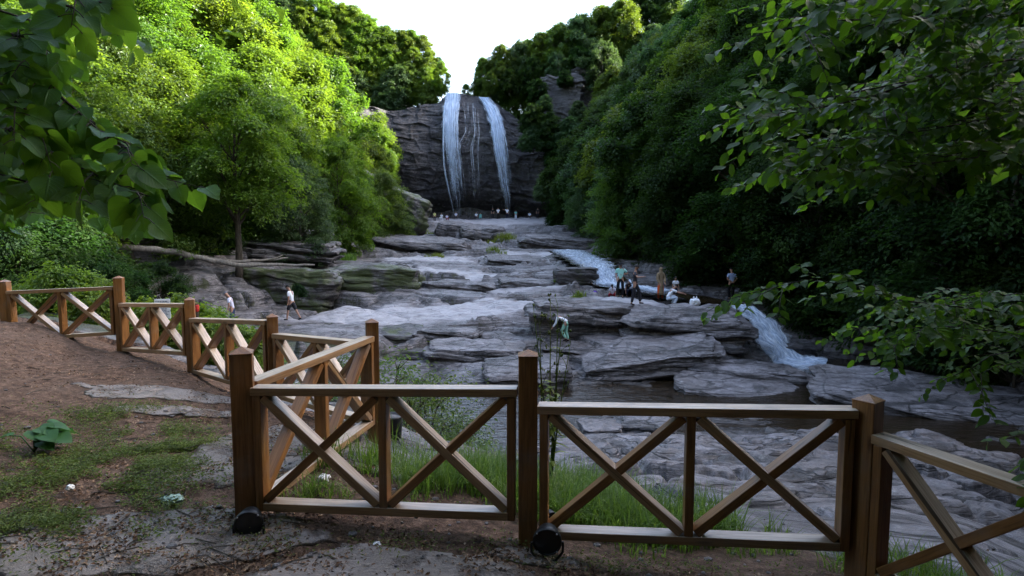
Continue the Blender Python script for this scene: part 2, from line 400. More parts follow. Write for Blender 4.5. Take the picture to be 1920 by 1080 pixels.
# slabs of the rock floor
for a in [(960, 408, 101), (820, 410, 99), (1050, 410, 101), (740, 412, 99), (1130, 424, 85), (870, 440, 78), (1000, 450, 70), (720, 452, 66), (800, 468, 58), (950, 468, 58), (1080, 466, 60), (600, 462, 52),
          (700, 488, 49), (850, 489, 49), (1000, 490, 48), (620, 494, 40), (520, 500, 37), (700, 499, 39), (780, 508, 39), (460, 520, 33), (520, 597, 31.0), (600, 582, 33.2), (700, 562, 35), (790, 540, 36.5),
          (600, 596, 30), (700, 588, 30.5), (800, 572, 32), (900, 578, 30.5), (690, 606, 28), (570, 612, 28.0), (900, 532, 38), (1000, 524, 38.5), (1050, 550, 33.5),
          (1187, 583, 27.5), (1163, 552, 31.2), (1100, 590, 27.6), (1000, 582, 29.6), (1050, 606, 27), (950, 612, 27), (900, 645, 25.4), (800, 642, 26), (1000, 655, 25), (1070, 652, 25), (960, 700, 22.8), (850, 700, 23), (740, 660, 25.5),
          (1290, 580, 28.3), (1360, 585, 27.8), (1250, 566, 30), (1230, 552, 32), (1300, 552, 32), (1370, 548, 34), (1480, 560, 32), (1300, 660, 25.2), (1200, 690, 23.6)]: P(*a)
# right bank
for x, y, z in [(19, 26, -3.0), (18, 30, -1.6), (17, 34, -1.2), (20, 19, -3.2), (24, 12, -2.5), (14, 40, -.6), (13, 50, .6), (13, 62, 1.4), (11.5, 75, 2.2), (9.5, 90, 3.4), (8, 100, 4.4), (28, 5, -1.5)]: W(x, y, z)
# left bank higher up
for x, y, z in [(-17, 33, .3), (-18, 40, .8), (-17.5, 50, 1.2), (-17.5, 62, 1.6), (-18, 76, 2.6), (-19, 90, 4), (-20, 101, 5), (-20, 26, -.6), (-19, 18, .4), (-18, 12, .8)]: W(x, y, z)
for x, y, z in [(0, 125, 5), (-40, 120, 6), (30, 120, 6), (-60, 40, 1), (60, 40, 0), (-60, 0, 1), (60, 0, 0)]: W(x, y, z)
ctl = np.array(ctl)
def fan(x, y): return np.stack([x / (y + 6) * 2.2, np.log(np.maximum(y, -5.5) + 6) * .9], -1)
_c = fan(ctl[:, 0], ctl[:, 1])
_d = np.linalg.norm(_c[:, None] - _c[None], axis=-1)
_n = len(_c)
_A = np.zeros((_n + 3, _n + 3)); _A[:_n, :_n] = _d - np.eye(_n) * .004
_A[:_n, _n] = 1; _A[_n, :_n] = 1; _A[:_n, _n + 1:] = _c; _A[_n + 1:, :_n] = _c.T
_w = np.linalg.solve(_A, np.concatenate([ctl[:, 2], [0, 0, 0]]))
def valley(x, y):
    q = fan(x, y); r = np.zeros(x.shape)
    for i in range(_n):
        r += _w[i] * np.hypot(q[..., 0] - _c[i, 0], q[..., 1] - _c[i, 1])
    return r + _w[_n] + _w[_n + 1] * q[..., 0] + _w[_n + 2] * q[..., 1]

stream_path = [(6.2, 48, 0), (5.2, 44, 0), (5.5, 41, 0), (5.9, 38.4, 0), (6.0, 35.4, 0), (6.6, 33.6, 0), (7.8, 32.0, 0), (10.3, 30.2, 0), (11.0, 28.6, 0), (11.4, 27.6, 0), (11.9, 26.9, 0), (12.4, 26.2, 0)]
_sp = [at(1060, 470, 50), at(1090, 482, 45), at(1112, 494, 41), at(1124, 502, 38.8), at(1140, 531, 36.2), at(1190, 540, 33.4), at(1250, 549, 31.6), at(1335, 564, 30.2), at(1400, 582, 28.5), at(1425, 606, 27.9), at(1452, 642, 27.2), at(1478, 672, 26.7)]
SPZ = np.array([tuple(p) for p in _sp])
SPW = np.array([1.6, 1.6, 1.5, 1.2, 1.2, 1.0, 1.1, 1.1, .8, .85, 1.0, 1.2])
def seg_dist(x, y, pts, wid):
    """distance to a polyline, height and half width at the closest point"""
    best = np.full(x.shape, 1e9); z = np.zeros(x.shape); w = np.zeros(x.shape)
    for i in range(len(pts) - 1):
        a, b = pts[i], pts[i + 1]
        dx, dy = b[0] - a[0], b[1] - a[1]; L = dx * dx + dy * dy
        t = np.clip(((x - a[0]) * dx + (y - a[1]) * dy) / L, 0, 1)
        d = np.hypot(x - a[0] - t * dx, y - a[1] - t * dy)
        n = d < best
        best = np.where(n, d, best); z = np.where(n, a[2] + t * (b[2] - a[2]), z); w = np.where(n, wid[i] + t * (wid[i + 1] - wid[i]), w)
    return best, z, w

def xl(y): return np.interp(y, [-10, 0, 8, 14, 22, 30, 45, 60, 80, 100, 112, 130], [-12, -12, -13, -15, -18, -19, -19, -18, -19, -21, -20, -17])
def xr(y): return np.interp(y, [-10, 0, 10, 18, 26, 34, 45, 60, 80, 100, 112, 130], [30, 28, 23, 18.2, 17.2, 14, 12, 11, 9.5, 8, 7, 3])
# flat bare stones let into the trodden soil: (x, y, rx, ry, angle, lift)
STONES = []
def stone(px, py, Y, rx, ry, ang, lift=.03):
    p = at(px, py, Y); STONES.append((p.x, p.y, rx, ry, ang, lift))
stone(300, 1000, 2.95, .85, .38, .35, .03); stone(720, 1080, 2.62, .75, .34, -.1, .07); stone(310, 745, 5.6, .75, .26, .2, .02); stone(335, 772, 5.1, .55, .2, .15, .03); stone(395, 775, 5.0, .3, .12, 0, .05)
stone(520, 830, 4.3, .5, .9, -.5, .03); stone(430, 850, 4.1, .3, .8, -.3, .02); stone(1010, 1055, 3.0, .35, .12, .1, .02); stone(200, 740, 5.7, .4, .12, .1, .01)

def flat_zone(x, y):
    f = np.zeros(x.shape)
    for cx_, cy_, rx_, ry_ in [(-6.0, 30.4, 6.0, 2.3), (4.6, 29.0, 3.0, 2.6), (-1.5, 31.0, 3, 1.8), (-1, 95, 12, 9), (1.5, 36.5, 3, 1.2), (-4, 41, 4, 1.5), (2, 52, 5, 3), (-7, 50, 4, 2), (5, 66, 4, 4)]:
        f = np.maximum(f, sstep(1.15, .75, np.hypot((x - cx_) / rx_, (y - cy_) / ry_) + .2 * gnoise(x * .5, y * .5, 88)))
    return f
def ground(x, y, detail=True):
    zv = valley(x, y)
    wx = x + 1.2 * gnoise(x * .12, y * .12, 3); 
    hl = np.maximum(xl(y) + 1.5 * gnoise(y * .1, x * .02, 31) - x, 0)
    hr = np.maximum(x - xr(y) - 1.5 * gnoise(y * .1, x * .02, 37), 0)
    capl = 46 + 8 * gnoise(x * .02, y * .02, 41); capr = 68 + 8 * gnoise(x * .02, y * .02, 43)
    hill = lambda h, cap, s: cap * (1 - np.exp(-(h * s / cap) * (1 + .25 * h * s / cap)))
    zh = hill(hl, capl, .95) + hill(hr, capr, 1.25)
    rock = 1 - sstep(0, 3.5, np.maximum(hl, hr) + 1.5 * gnoise(x * .3, y * .3, 77))
    plat = np.clip(sstep(.5, -.5, y - np.interp(x, [-14, -8, -5, -3.7, -2.4, -1.2, -1.3, 0, 1.8, 2.2, 6], [9.5, 8.5, 7.9, 7.0, 6.0, 5.2, 3.7, 3.6, 3.4, 2.4, 2.0])), 0, 1)
    z = zv + zh
    if not detail: return z
    far = sstep(5.5, 20, y); mid = sstep(3.5, 9, y)
    rk = rock * (1 - plat)
    leftveg = sstep(-3.5, -7, x + .12 * y) * sstep(30, 24, y) * (1 - plat)
    rk = rk * (1 - .75 * leftveg)
    flatm = flat_zone(x, y)
    var = .6 + .55 * sstep(-.35, .35, gnoise(x * .11, y * .16, 89))
    kf = (1 - .8 * flatm) * var
    # big tilted slabs
    ax = 6.5; ay = 3.0
    qx = x / ax + .35 * gnoise(x * .16, y * .22, 5); qy = y / ay + .35 * gnoise(x * .16 + 9, y * .22, 6)
    f1, e, dx, dy, r1, r2, r3 = voronoi(qx, qy, 21)
    slab = (r1 - .5) * .7 + dx * (r2 - .5) * .9 + dy * ((r3 - .5) * .5 - .1)
    slab = slab - .5 * np.exp(-(e / .07) ** 2)
    z = z + rk * far * slab * .95 * (1 - .75 * flatm)
    # smaller blocks
    qx = x / 1.7 + .3 * gnoise(x * .5, y * .6, 15); qy = y / .95 + .3 * gnoise(x * .5 + 5, y * .6, 16)
    f1, e2, dx, dy, r1, r2, r3 = voronoi(qx, qy, 51)
    blk = (r1 - .5) * .24 + dx * (r2 - .5) * .3 + dy * (r3 - .5) * .22 - .2 * np.exp(-(e2 / .06) ** 2)
    z = z + rk * mid * (1 - .6 * flatm) * blk * (.55 + .45 * (1 - far))
    z = z + rk * mid * .20 * fbm(x * .5, y * .8, 61, 4)
    # bedding: level treads and steep risers
    L = .95
    zt = z + .25 * gnoise(x * .13, y * .2, 71) + .03 * x
    k = np.floor(zt / L); fr = zt / L - k
    st = .28 * fr + .72 * sstep(.55, .86, fr)
    z = z + rk * far * .95 * L * (st - fr) * kf
    L = .21
    zt = z + .1 * gnoise(x * .4, y * .5, 73) + .045 * x
    k = np.floor(zt / L); fr = zt / L - k
    z = z + rk * (.3 + .5 * far) * mid * L * (sstep(.45, .9, fr) - fr) * .9 * kf
    z = z + rk * mid * .035 * fbm(x * 2.2, y * 4, 81, 4)
    # soil
    so = 1 - rk
    z = z + so * (.035 * fbm(x * .9, y * .9, 91, 4) + .012 * fbm(x * 6, y * 6, 92, 4) * sstep(14, 6, y))
    z = z + (1 - rock) * .5 * fbm(x * .2, y * .2, 95, 4)
    for sx, sy, rx, ry, a, lift in STONES:
        ca, sa = math.cos(a), math.sin(a); u = ((x - sx) * ca + (y - sy) * sa) / rx; w = (-(x - sx) * sa + (y - sy) * ca) / ry
        d = np.hypot(u, w) + .22 * gnoise(x * 3.1, y * 3.1, 19) + .08 * gnoise(x * 11, y * 11, 20)
        z = z + lift * sstep(1.0, .86, d)
    # stream bed
    d, zs, w = seg_dist(x, y, SPZ, SPW)
    m = sstep(1.0, .0, (d - w * .95) / 1.0)
    z = z * (1 - m) + (np.minimum(zs - .12, z) * .5 + (zs - .12) * .5) * m
    return z

# fan-shaped grid, finest where the photo looks
us = np.concatenate([np.linspace(-1.75, -.97, 60, endpoint=False), np.linspace(-.97, .97, 560), np.linspace(.97, 1.9, 62)[1:], np.geomspace(1.95, 6, 30)])
ly = [-5.2]
while ly[-1] < 165:
    y = ly[-1]; ly.append(y + (y + 6) * (.0042 if 1.2 < y < 112 else .03))
ys = np.array(ly)
GX = us[None, :] * (ys[:, None] + 6); GY = np.repeat(ys[:, None], len(us), 1)
GZ = ground(GX, GY)
def gz(x, y):
    """ground height under a point"""
    y = min(max(y, ys[0]), ys[-1] - .01); i = int(np.searchsorted(ys, y) - 1); i = max(0, min(i, len(ys) - 2))
    u = x / (y + 6); j = int(np.searchsorted(us, u) - 1); j = max(0, min(j, len(us) - 2))
    ty = (y - ys[i]) / (ys[i + 1] - ys[i]); tx = min(max((u - us[j]) / (us[j + 1] - us[j]), 0), 1)
    return float((GZ[i, j] * (1 - tx) + GZ[i, j + 1] * tx) * (1 - ty) + (GZ[i + 1, j] * (1 - tx) + GZ[i + 1, j + 1] * tx) * ty)
def gzv(x, y):
    x = np.asarray(x, float); y = np.clip(np.asarray(y, float), ys[0], ys[-1] - .01)
    i = np.clip(np.searchsorted(ys, y) - 1, 0, len(ys) - 2); u = x / (y + 6); j = np.clip(np.searchsorted(us, u) - 1, 0, len(us) - 2)
    ty = (y - ys[i]) / (ys[i + 1] - ys[i]); tx = np.clip((u - us[j]) / (us[j + 1] - us[j]), 0, 1)
    return (GZ[i, j] * (1 - tx) + GZ[i, j + 1] * tx) * (1 - ty) + (GZ[i + 1, j] * (1 - tx) + GZ[i + 1, j + 1] * tx) * ty
# behind the cliff the ground climbs to the plateau
ramp = sstep(107.5, 112, GY) * sstep(-34, -22, GX) * sstep(24, 10, GX)
GZ = GZ + ramp * (22.5 - 4.0)
nr, nc = GZ.shape
idx = np.arange(nr * nc).reshape(nr, nc)
quads = np.stack([idx[:-1, :-1], idx[:-1, 1:], idx[1:, 1:], idx[1:, :-1]], -1).reshape(-1, 4)
me = np_mesh('ground', np.stack([GX, GY, GZ], -1).reshape(-1, 3), quads)
# zones: red soil, green moss, plants and painted riser shade, blue wet
hl = np.maximum(xl(GY) - GX, 0); hr = np.maximum(GX - xr(GY), 0)
plat = sstep(.35, -.35, GY - np.interp(GX, [-14, -8, -5, -3.7, -2.4, -1.2, -1.3, 0, 1.8, 2.2, 6], [9.9, 8.9, 8.3, 7.3, 6.3, 5.5, 4.1, 3.9, 3.6, 2.5, 2.1]))
dirt = plat.copy()
for sx, sy, rx, ry, a, lift in STONES:
    ca, sa = math.cos(a), math.sin(a); u = ((GX - sx) * ca + (GY - sy) * sa) / rx; w = (-(GX - sx) * sa + (GY - sy) * ca) / ry
    d = np.hypot(u, w) + .22 * gnoise(GX * 3.1, GY * 3.1, 19) + .08 * gnoise(GX * 11, GY * 11, 20)
    dirt = np.minimum(dirt, .36 + .64 * sstep(.82, 1.05, d))
leftveg = sstep(-3.5, -6, GX + .12 * GY) * sstep(27, 22, GY) * (1 - plat)
moss = np.maximum(np.maximum(sstep(.5, 4, hl), sstep(.5, 3, hr)), leftveg)
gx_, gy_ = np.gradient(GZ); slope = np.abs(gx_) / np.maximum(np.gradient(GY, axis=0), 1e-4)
moss = np.maximum(moss, sstep(.9, 2.2, slope) * (.40 + .12 * sstep(4, -8, GX)) * sstep(15, 24, GY))  # steep risers darkened as painted shade, with real moss on the left
wet = np.maximum(sstep(-3.55, -3.95, GZ) * sstep(9, 12, GY), 0)
d, zs, w = seg_dist(GX, GY, SPZ, SPW); wet = np.maximum(wet, sstep(1.3, .2, d - w))
wet = np.maximum(wet, sstep(96, 103, GY) * .8)
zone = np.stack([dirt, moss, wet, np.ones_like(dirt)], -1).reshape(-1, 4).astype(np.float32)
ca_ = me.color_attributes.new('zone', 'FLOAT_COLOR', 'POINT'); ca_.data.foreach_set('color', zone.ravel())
cle = me.attributes.new('clean', 'FLOAT', 'POINT'); cle.data.foreach_set('value', (flat_zone(GX, GY) * (1 - moss)).astype(np.float32).ravel())
due = me.attributes.new('dust', 'FLOAT', 'POINT'); due.data.foreach_set('value', (plat * sstep(11, 8, GY)).astype(np.float32).ravel())
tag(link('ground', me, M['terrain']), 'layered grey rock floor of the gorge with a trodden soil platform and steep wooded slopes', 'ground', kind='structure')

bx_ = np.linspace(-95, 95, 90); by_ = np.linspace(-4.6, -95, 60)  # unseen slope added behind the viewer to cut off low skylight
bX, bY = np.meshgrid(bx_, by_); bZ = np.interp(-bY, [4.6, 8, 95], [-.3, .2, 95]) + 1.2 * fbm(bX * .06, bY * .06, 5, 4) * sstep(-6, -14, bY) + .25 * np.maximum(np.abs(bX) - 14, 0) * sstep(-4, -9, bY)
bi = np.arange(bX.size).reshape(bX.shape)
bm_ = np_mesh('hillside', np.stack([bX, bY, bZ], -1).reshape(-1, 3), np.stack([bi[:-1, :-1], bi[1:, :-1], bi[1:, 1:], bi[:-1, 1:]], -1).reshape(-1, 4))
zc = bm_.color_attributes.new('zone', 'FLOAT_COLOR', 'POINT'); zc.data.foreach_set('color', np.tile(np.array([0, 1, 0, 1], np.float32), bX.size))
tag(link('hillside', bm_, M['terrain']), 'overgrown hillside added unseen behind the viewpoint to block the sky', 'hillside', kind='structure')
# ------------------------------------------------------------------ water
def sheet(name, pts, z, mat):
    mb = MB(); mb.add([(x, y, z) for x, y in pts], [tuple(range(len(pts)))]); return mb.build(name, mat)
xs_ = np.linspace(-17, 24, 120); yw_ = np.linspace(8, 27.2, 60)
wx_, wy_ = np.meshgrid(xs_, yw_); wz_ = WATER_Z + .02 * fbm(wx_ * .9, wy_ * 1.6, 5, 3)
ii = np.arange(wx_.size).reshape(wx_.shape)
wq = np.stack([ii[:-1, :-1], ii[:-1, 1:], ii[1:, 1:], ii[1:, :-1]], -1).reshape(-1, 4)
tag(link('stream_pool', np_mesh('stream_pool', np.stack([wx_, wy_, wz_], -1).reshape(-1, 3), wq), M['water']), 'dark brown stream pool between the near bank and the boulders', 'stream', kind='structure')

def ribbon(pts, wid, nw=14, sub=10, thick=.05, bumpy=.05, seed=1, arch=.0):
    """closed bumpy sheet of water along a path; UV u across in metres, v along in metres"""
    pts = np.array([tuple(p) for p in pts], float); wid = np.array(wid, float)
    t = np.linspace(0, len(pts) - 1, (len(pts) - 1) * sub + 1)
    def cr(a):  # catmull-rom
        a = np.asarray(a, float); i = np.clip(t.astype(int), 0, len(a) - 2); f = (t - i)
        g = lambda k: a[np.clip(k, 0, len(a) - 1)]
        p0, p1, p2, p3 = g(i - 1), g(i), g(i + 1), g(i + 2)
        if a.ndim > 1: f = f[:, None]
        return .5 * ((2 * p1) + (p2 - p0) * f + (2 * p0 - 5 * p1 + 4 * p2 - p3) * f ** 2 + (3 * p1 - p0 - 3 * p2 + p3) * f ** 3)
    c = cr(pts); w = cr(wid)
    tan = np.gradient(c, axis=0); th = tan.copy(); th[:, 2] = 0
    side = np.stack([th[:, 1], -th[:, 0], 0 * th[:, 0]], -1); side /= np.maximum(np.linalg.norm(side, axis=1, keepdims=True), 1e-6)
    nor = np.cross(side, tan); nor /= np.maximum(np.linalg.norm(nor, axis=1, keepdims=True), 1e-6)
    nor *= np.where(nor[:, 2:3] + .001 < 0, -1, 1)
    s = np.linspace(-1, 1, nw)
    length = np.concatenate([[0], np.cumsum(np.linalg.norm(np.diff(c, axis=0), axis=1))])
    V = []; UV = []; ED = []
    for lay in (1, -1):
        for i in range(len(c)):
            ragged = 1 + .22 * math.sin(length[i] * 2.1 + seed) * math.sin(length[i] * 5.3 + seed * 2)
            b = bumpy * (gnoise(s * w[i] * 2.5 + seed, np.full(nw, length[i] * 1.6), seed) + .3 * gnoise(s * w[i] * 5 + seed, np.full(nw, length[i] * 2.4), seed + 3))
            off = (b + arch * (1 - s * s) + thick * .5 * lay * np.sqrt(np.maximum(1 - s ** 4, 0)))
            V.append(c[i] + side[i] * (s * w[i] * ragged)[:, None] + nor[i] * off[:, None])
            UV.append(np.stack([s * w[i], np.full(nw, length[i])], -1)); ED.append(np.abs(s))
    V = np.concatenate(V); UV = np.concatenate(UV); n = len(c)
    I = np.arange(n * nw).reshape(n, nw)
    q = lambda J: np.stack([J[:-1, :-1], J[:-1, 1:], J[1:, 1:], J[1:, :-1]], -1).reshape(-1, 4)
    F = np.concatenate([q(I), q(I + n * nw)[:, ::-1],
                        np.stack([I[:-1, 0], I[1:, 0], I[1:, 0] + n * nw, I[:-1, 0] + n * nw], -1), np.stack([I[1:, -1], I[:-1, -1], I[:-1, -1] + n * nw, I[1:, -1] + n * nw], -1)])
    return V, F, UV, np.concatenate(ED)
def water_obj(name, pieces, mat, parent=None):
    V = []; Fs = []; U = []; Eg = []; b = 0
    for v, f, u, e in pieces: V.append(v); Fs.append(f + b); U.append(u); Eg.append(e); b += len(v)
    V = np.concatenate(V); Fs = np.concatenate(Fs); U = np.concatenate(U)
    me = np_mesh(name, V, Fs); ea = me.attributes.new('edge', 'FLOAT', 'POINT'); ea.data.foreach_set('value', np.concatenate(Eg).astype(np.float32)); uv = me.uv_layers.new(name='UVMap')
    li = np.zeros(len(me.loops), np.int32); me.loops.foreach_get('vertex_index', li)
    uv.data.foreach_set('uv', U[li].astype(np.float32).ravel())
    return link(name, me, mat, parent)
up = SPZ[:7] + np.array([0, 0, .06])
# flowing water of the brook, then white water over it
tag(water_obj('brook', [ribbon(SPZ[:9] + np.array([0, 0, .0]), SPW[:9] * 1.0, 12, 8, .06, .03, 2)], M['water']), 'shallow brook running down the right side of the rock floor', 'stream', kind='structure')
def offs(pts, dx, dz): return [(p[0] + dx, p[1], p[2] + dz) for p in pts]
tag(water_obj('cascade', [ribbon(offs(SPZ[0:7], 0, .07), SPW[0:7] * 1.05, 22, 12, .06, .06, 3), ribbon(offs(SPZ[3:7], -.2, .12), SPW[3:7] * .7, 18, 12, .06, .09, 8)], M['foam']),
    'white water spilling over a low ledge behind the man in the mint shirt', 'cascade', 'white cascades of the stream')
lowp = np.concatenate([[tuple(at(1378, 577, 29.0))], SPZ[8:], [tuple(at(1500, 682, 26.2)), tuple(at(1545, 686, 25.7))]])
loww = np.array([.75, .95, 1.3, 1.6, 1.9, 2.1, 1.6])
tag(water_obj('cascade', [ribbon(offs(lowp, 0, .06), loww * .9, 30, 16, .07, .16, 5), ribbon(offs(lowp[1:], .1, .16), loww[1:] * .7, 20, 12, .06, .13, 9), ribbon(offs(lowp[3:], -.5, .1), loww[3:] * .5, 14, 12, .05, .1, 12)], M['foam']),
    'foaming cascade dropping past dark rock into the pool, under the leafy twig', 'cascade', 'white cascades of the stream')

# ------------------------------------------------------------------ cliff and the two falls
CLY = 105.5
def cliff_prof(s, t):
    """s along the wall in metres of X, t height 0..1 -> x, y, z"""
    top = np.interp(s, [-40, -30, -24, -20, -12.5, -11, -7, -3.5, 0, 3, 7, 14], [19, 20.5, 22.5, 22.3, 24.3, 25.8, 25.6, 24.6, 22.0, 19.5, 18, 17])
    base = 2.2
    z = base + (top - base) * t
    bow = 5.5 * ((s + 7.5) / 17) ** 2 * -1.0           # the wall curves towards the viewer at both sides
    y = CLY + bow
    dome = 3.2 * sstep(.74, 1.02, t) ** 1.4            # rounded brow
    under = 2.6 * sstep(.30, .08, t) * sstep(.0, .10, t) + 1.2 * sstep(.34, .1, t)
    bul = -1.3 * np.sin(np.clip((t - .3) / .5, 0, 1) * np.pi)
    return s, y + dome + under + bul, z
ss = np.linspace(-40, 15, 420); tt = np.concatenate([np.linspace(0, 1, 200), [1.0]])
S, T = np.meshgrid(ss, tt)
x, y, z = cliff_prof(S, T)
lay = z + .12 * S + .5 * gnoise(S * .15, z * .2, 3)
rid = fbm(S * .12, lay * .8, 7, 6, .6) * .36 + .75 * fbm(S * .22, z * .13, 9, 6)
f1, e, dx, dy, r1, r2, r3 = voronoi(S / 4.2 + .4 * gnoise(S * .2, z * .2, 2), lay / 2.2 + .3 * gnoise(S * .3, z * .3, 4), 33)
rid += (r1 - .5) * .45 - .22 * np.exp(-(e / .06) ** 2) + dy * .15
smooth_ = np.exp(-((S + 6.5) / 6.0) ** 2)
y = y + rid * (1 - .62 * smooth_) * (.4 + .6 * sstep(0, .05, T))
z = z + .25 * gnoise(S * .5, T * 3, 15) * (T > .9)
y[-1] += 9; z[-1] -= 1.2
I = np.arange(S.size).reshape(S.shape)
cme = np_mesh('cliff', np.stack([x, y, z], -1).reshape(-1, 3), np.stack([I[:-1, :-1], I[:-1, 1:], I[1:, 1:], I[1:, :-1]], -1).reshape(-1, 4))
def mk_cliff():
    n = NT('cliff_rock'); v = n.n('NewGeometry').outputs['Position']
    col, h = rock_nodes(n, v, .44, (.30, .3, .62))
    st = n.noise(n.n('Mapping', {'Vector': v, 'Scale': (.5, .5, .045)}).outputs[0], 1.0, 7, .7, .3)
    col = n.mix(n.ramp(st, [(.40, 0), (.62, .85)]), col, (.035, .034, .042))
    ms = n.ramp(n.noise(v, .22, 7, .65), [(.60, 0), (.72, .8)])
    col = n.mix(ms, col, (.035, .040, .016))
    return n.done(n.pbr(col, .5, .35, n.bump(h, .9, .35)))
M['cliff'] = mk_cliff()
tag(link('cliff', cme, M['cliff']), 'dark layered rock wall the waterfall pours over', 'cliff', kind='structure')
def fall_path(keys):
    """keys: (s, t, out) -> points in front of the wall"""
    out = []
    for s, t, o in keys:
        x, y, z = cliff_prof(np.array([s]), np.array([t])); out.append((x[0], y[0] - o, z[0]))
    return out
def px2s(px): return (px - 960) / F_PX * CLY
def wall_strands(keys, width, n, seed, wmin=.12, wmax=.5, t0=0, t1=1):
    """many thin sheets of water side by side, each a closed ribbon"""
    rr = random.Random(seed); out = []
    kt = [k[1] for k in keys]
    for i in range(n):
        f = rr.uniform(-1, 1); a = rr.uniform(0, .35) if rr.random() < .45 else 0; b = 1 if rr.random() < .6 else rr.uniform(.5, 1)
        pts = []; wd = []; w = rr.uniform(wmin, wmax) * rr.uniform(.6, 1.3)
        m = 12
        for q in range(m + 1):
            u = a + (b - a) * q / m; x_ = u * (len(keys) - 1); k = min(int(x_), len(keys) - 2); g = x_ - k
            K = [keys[k][c] * (1 - g) + keys[k + 1][c] * g for c in range(4)]
            X, Y, Z = cliff_prof(np.array([K[0] + f * K[3]]), np.array([K[1]]))
            pts.append((X[0] + .03 * math.sin(q * .6 + i), Y[0] - K[2] - .25 * ((i * 7) % 5) / 5, Z[0])); wd.append(w * (.35 + .65 * math.sin(math.pi * min(max((q + .4) / (m + .8), 0), 1)) ** .5))
        out.append(ribbon2(pts, wd, 5, 3, .06, seed * 100 + i, f * K[3]))
    return out
def wall_sheet(keys, lay, wk, seed):
    pts = []; wd = []
    for q in range(33):
        x_ = q / 32 * (len(keys) - 1); k = min(int(x_), len(keys) - 2); g = x_ - k
        K = [keys[k][c] * (1 - g) + keys[k + 1][c] * g for c in range(4)]
        X, Y, Z = cliff_prof(np.array([K[0]]), np.array([K[1]])); pts.append((X[0], Y[0] - K[2] - .12 * lay, Z[0])); wd.append(K[3] * wk * 1.25 * (1 + .10 * math.sin(q * 1.7 + seed) + .06 * math.sin(q * 4.1 + seed)))
    return [ribbon2(pts, wd, 17, 2, .08, seed, 0)]
def ribbon2(pts, wid, nw, sub, thick, seed, u0):
    """like ribbon() but always facing the viewer side of the wall (-Y)"""
    pts = np.array(pts, float); wid = np.array(wid, float)
    t = np.linspace(0, len(pts) - 1, (len(pts) - 1) * sub + 1); k = np.arange(len(pts))
    c = np.stack([np.interp(t, k, pts[:, a]) for a in range(3)], -1); w = np.interp(t, k, wid)
    length = np.concatenate([[0], np.cumsum(np.linalg.norm(np.diff(c, axis=0), axis=1))])
    s = np.linspace(-1, 1, nw); V = []; UV = []; ED = []
    for lay in (1, -1):
        for i in range(len(c)):
            b = .05 * gnoise(s * w[i] * 4 + seed, np.full(nw, length[i] * .15), seed)
            V.append(np.stack([c[i, 0] + s * w[i], c[i, 1] - .12 * (1 - s * s) + b - thick * .5 * lay * np.sqrt(1 - s ** 4 * .98), np.full(nw, c[i, 2])], -1))
            UV.append(np.stack([u0 + s * w[i] + seed * .37, np.full(nw, length[i] + (seed % 7) * .6)], -1)); ED.append(np.abs(s))
    V = np.concatenate(V); UV = np.concatenate(UV); n = len(c); I = np.arange(n * nw).reshape(n, nw)
    q = lambda J: np.stack([J[:-1, :-1], J[:-1, 1:], J[1:, 1:], J[1:, :-1]], -1).reshape(-1, 4)
    F = np.concatenate([q(I), q(I + n * nw)[:, ::-1], np.stack([I[:-1, 0], I[1:, 0], I[1:, 0] + n * nw, I[:-1, 0] + n * nw], -1), np.stack([I[1:, -1], I[:-1, -1], I[:-1, -1] + n * nw, I[1:, -1] + n * nw], -1)])
    return V, F, UV, np.concatenate(ED)
# left fall: (s, t, distance off the wall, half width)
kl = [(px2s(849), 1.0, .3, 1.2), (px2s(849), .9, .5, 1.45), (px2s(849), .75, .9, 1.4), (px2s(851), .55, 1.0, 1.6), (px2s(854), .42, 1.3, 1.65), (px2s(858), .25, 2.2, 1.2), (px2s(861), .1, 2.5, 1.0), (px2s(862), .03, 2.3, 1.0)]
kr = [(px2s(907), 1.0, .3, .9), (px2s(922), .93, .6, 1.2), (px2s(933), .82, .9, 1.3), (px2s(938), .68, 1.0, 1.35), (px2s(946), .45, 1.5, 1.25), (px2s(953), .25, 2.4, .9), (px2s(956), .1, 2.7, .8), (px2s(957), .02, 2.5, .85)]
km = [(px2s(884), .93, .25, 1.3), (px2s(886), .82, .4, 1.2), (px2s(889), .7, .5, 1.2), (px2s(880), .58, .8, 1.9), (px2s(884), .4, 1.2, 1.7), (px2s(886), .22, 1.6, 1.4)]
fl = empty('waterfall', tuple(fall_path([(px2s(862), .03, 2.3)])[0]), label='left stream of the waterfall, straight white curtain down the dark cliff', cat='waterfall', group='streams of the waterfall')
fr = empty('waterfall', tuple(fall_path([(px2s(957), .03, 2.3)])[0]), label='right stream of the waterfall, arching off the rounded lip to the right', cat='waterfall', group='streams of the waterfall')
fm = empty('waterfall', tuple(fall_path([(px2s(886), .3, 1.6)])[0]), label='thin veil of trickles on the bare rock between the two waterfall streams', cat='waterfall', group='streams of the waterfall')
def child_water(root, name, pieces, mat):
    o = water_obj(name, pieces, mat, root); o.data.transform(Matrix.Translation(-root.location)); return o
child_water(fl, 'water_curtain', wall_sheet(kl, 1, .95, 11) + wall_sheet(kl, 2, .8, 12) + wall_strands(kl, 1, 9, 3, .10, .28), M['fall'])
child_water(fr, 'water_curtain', wall_sheet(kr, 1, .95, 13) + wall_sheet(kr, 2, .8, 14) + wall_strands(kr, 1, 9, 4, .10, .28), M['fall'])
child_water(fm, 'trickle', wall_strands(km, 1, 14, 5, .05, .16), M['fall_thin'])
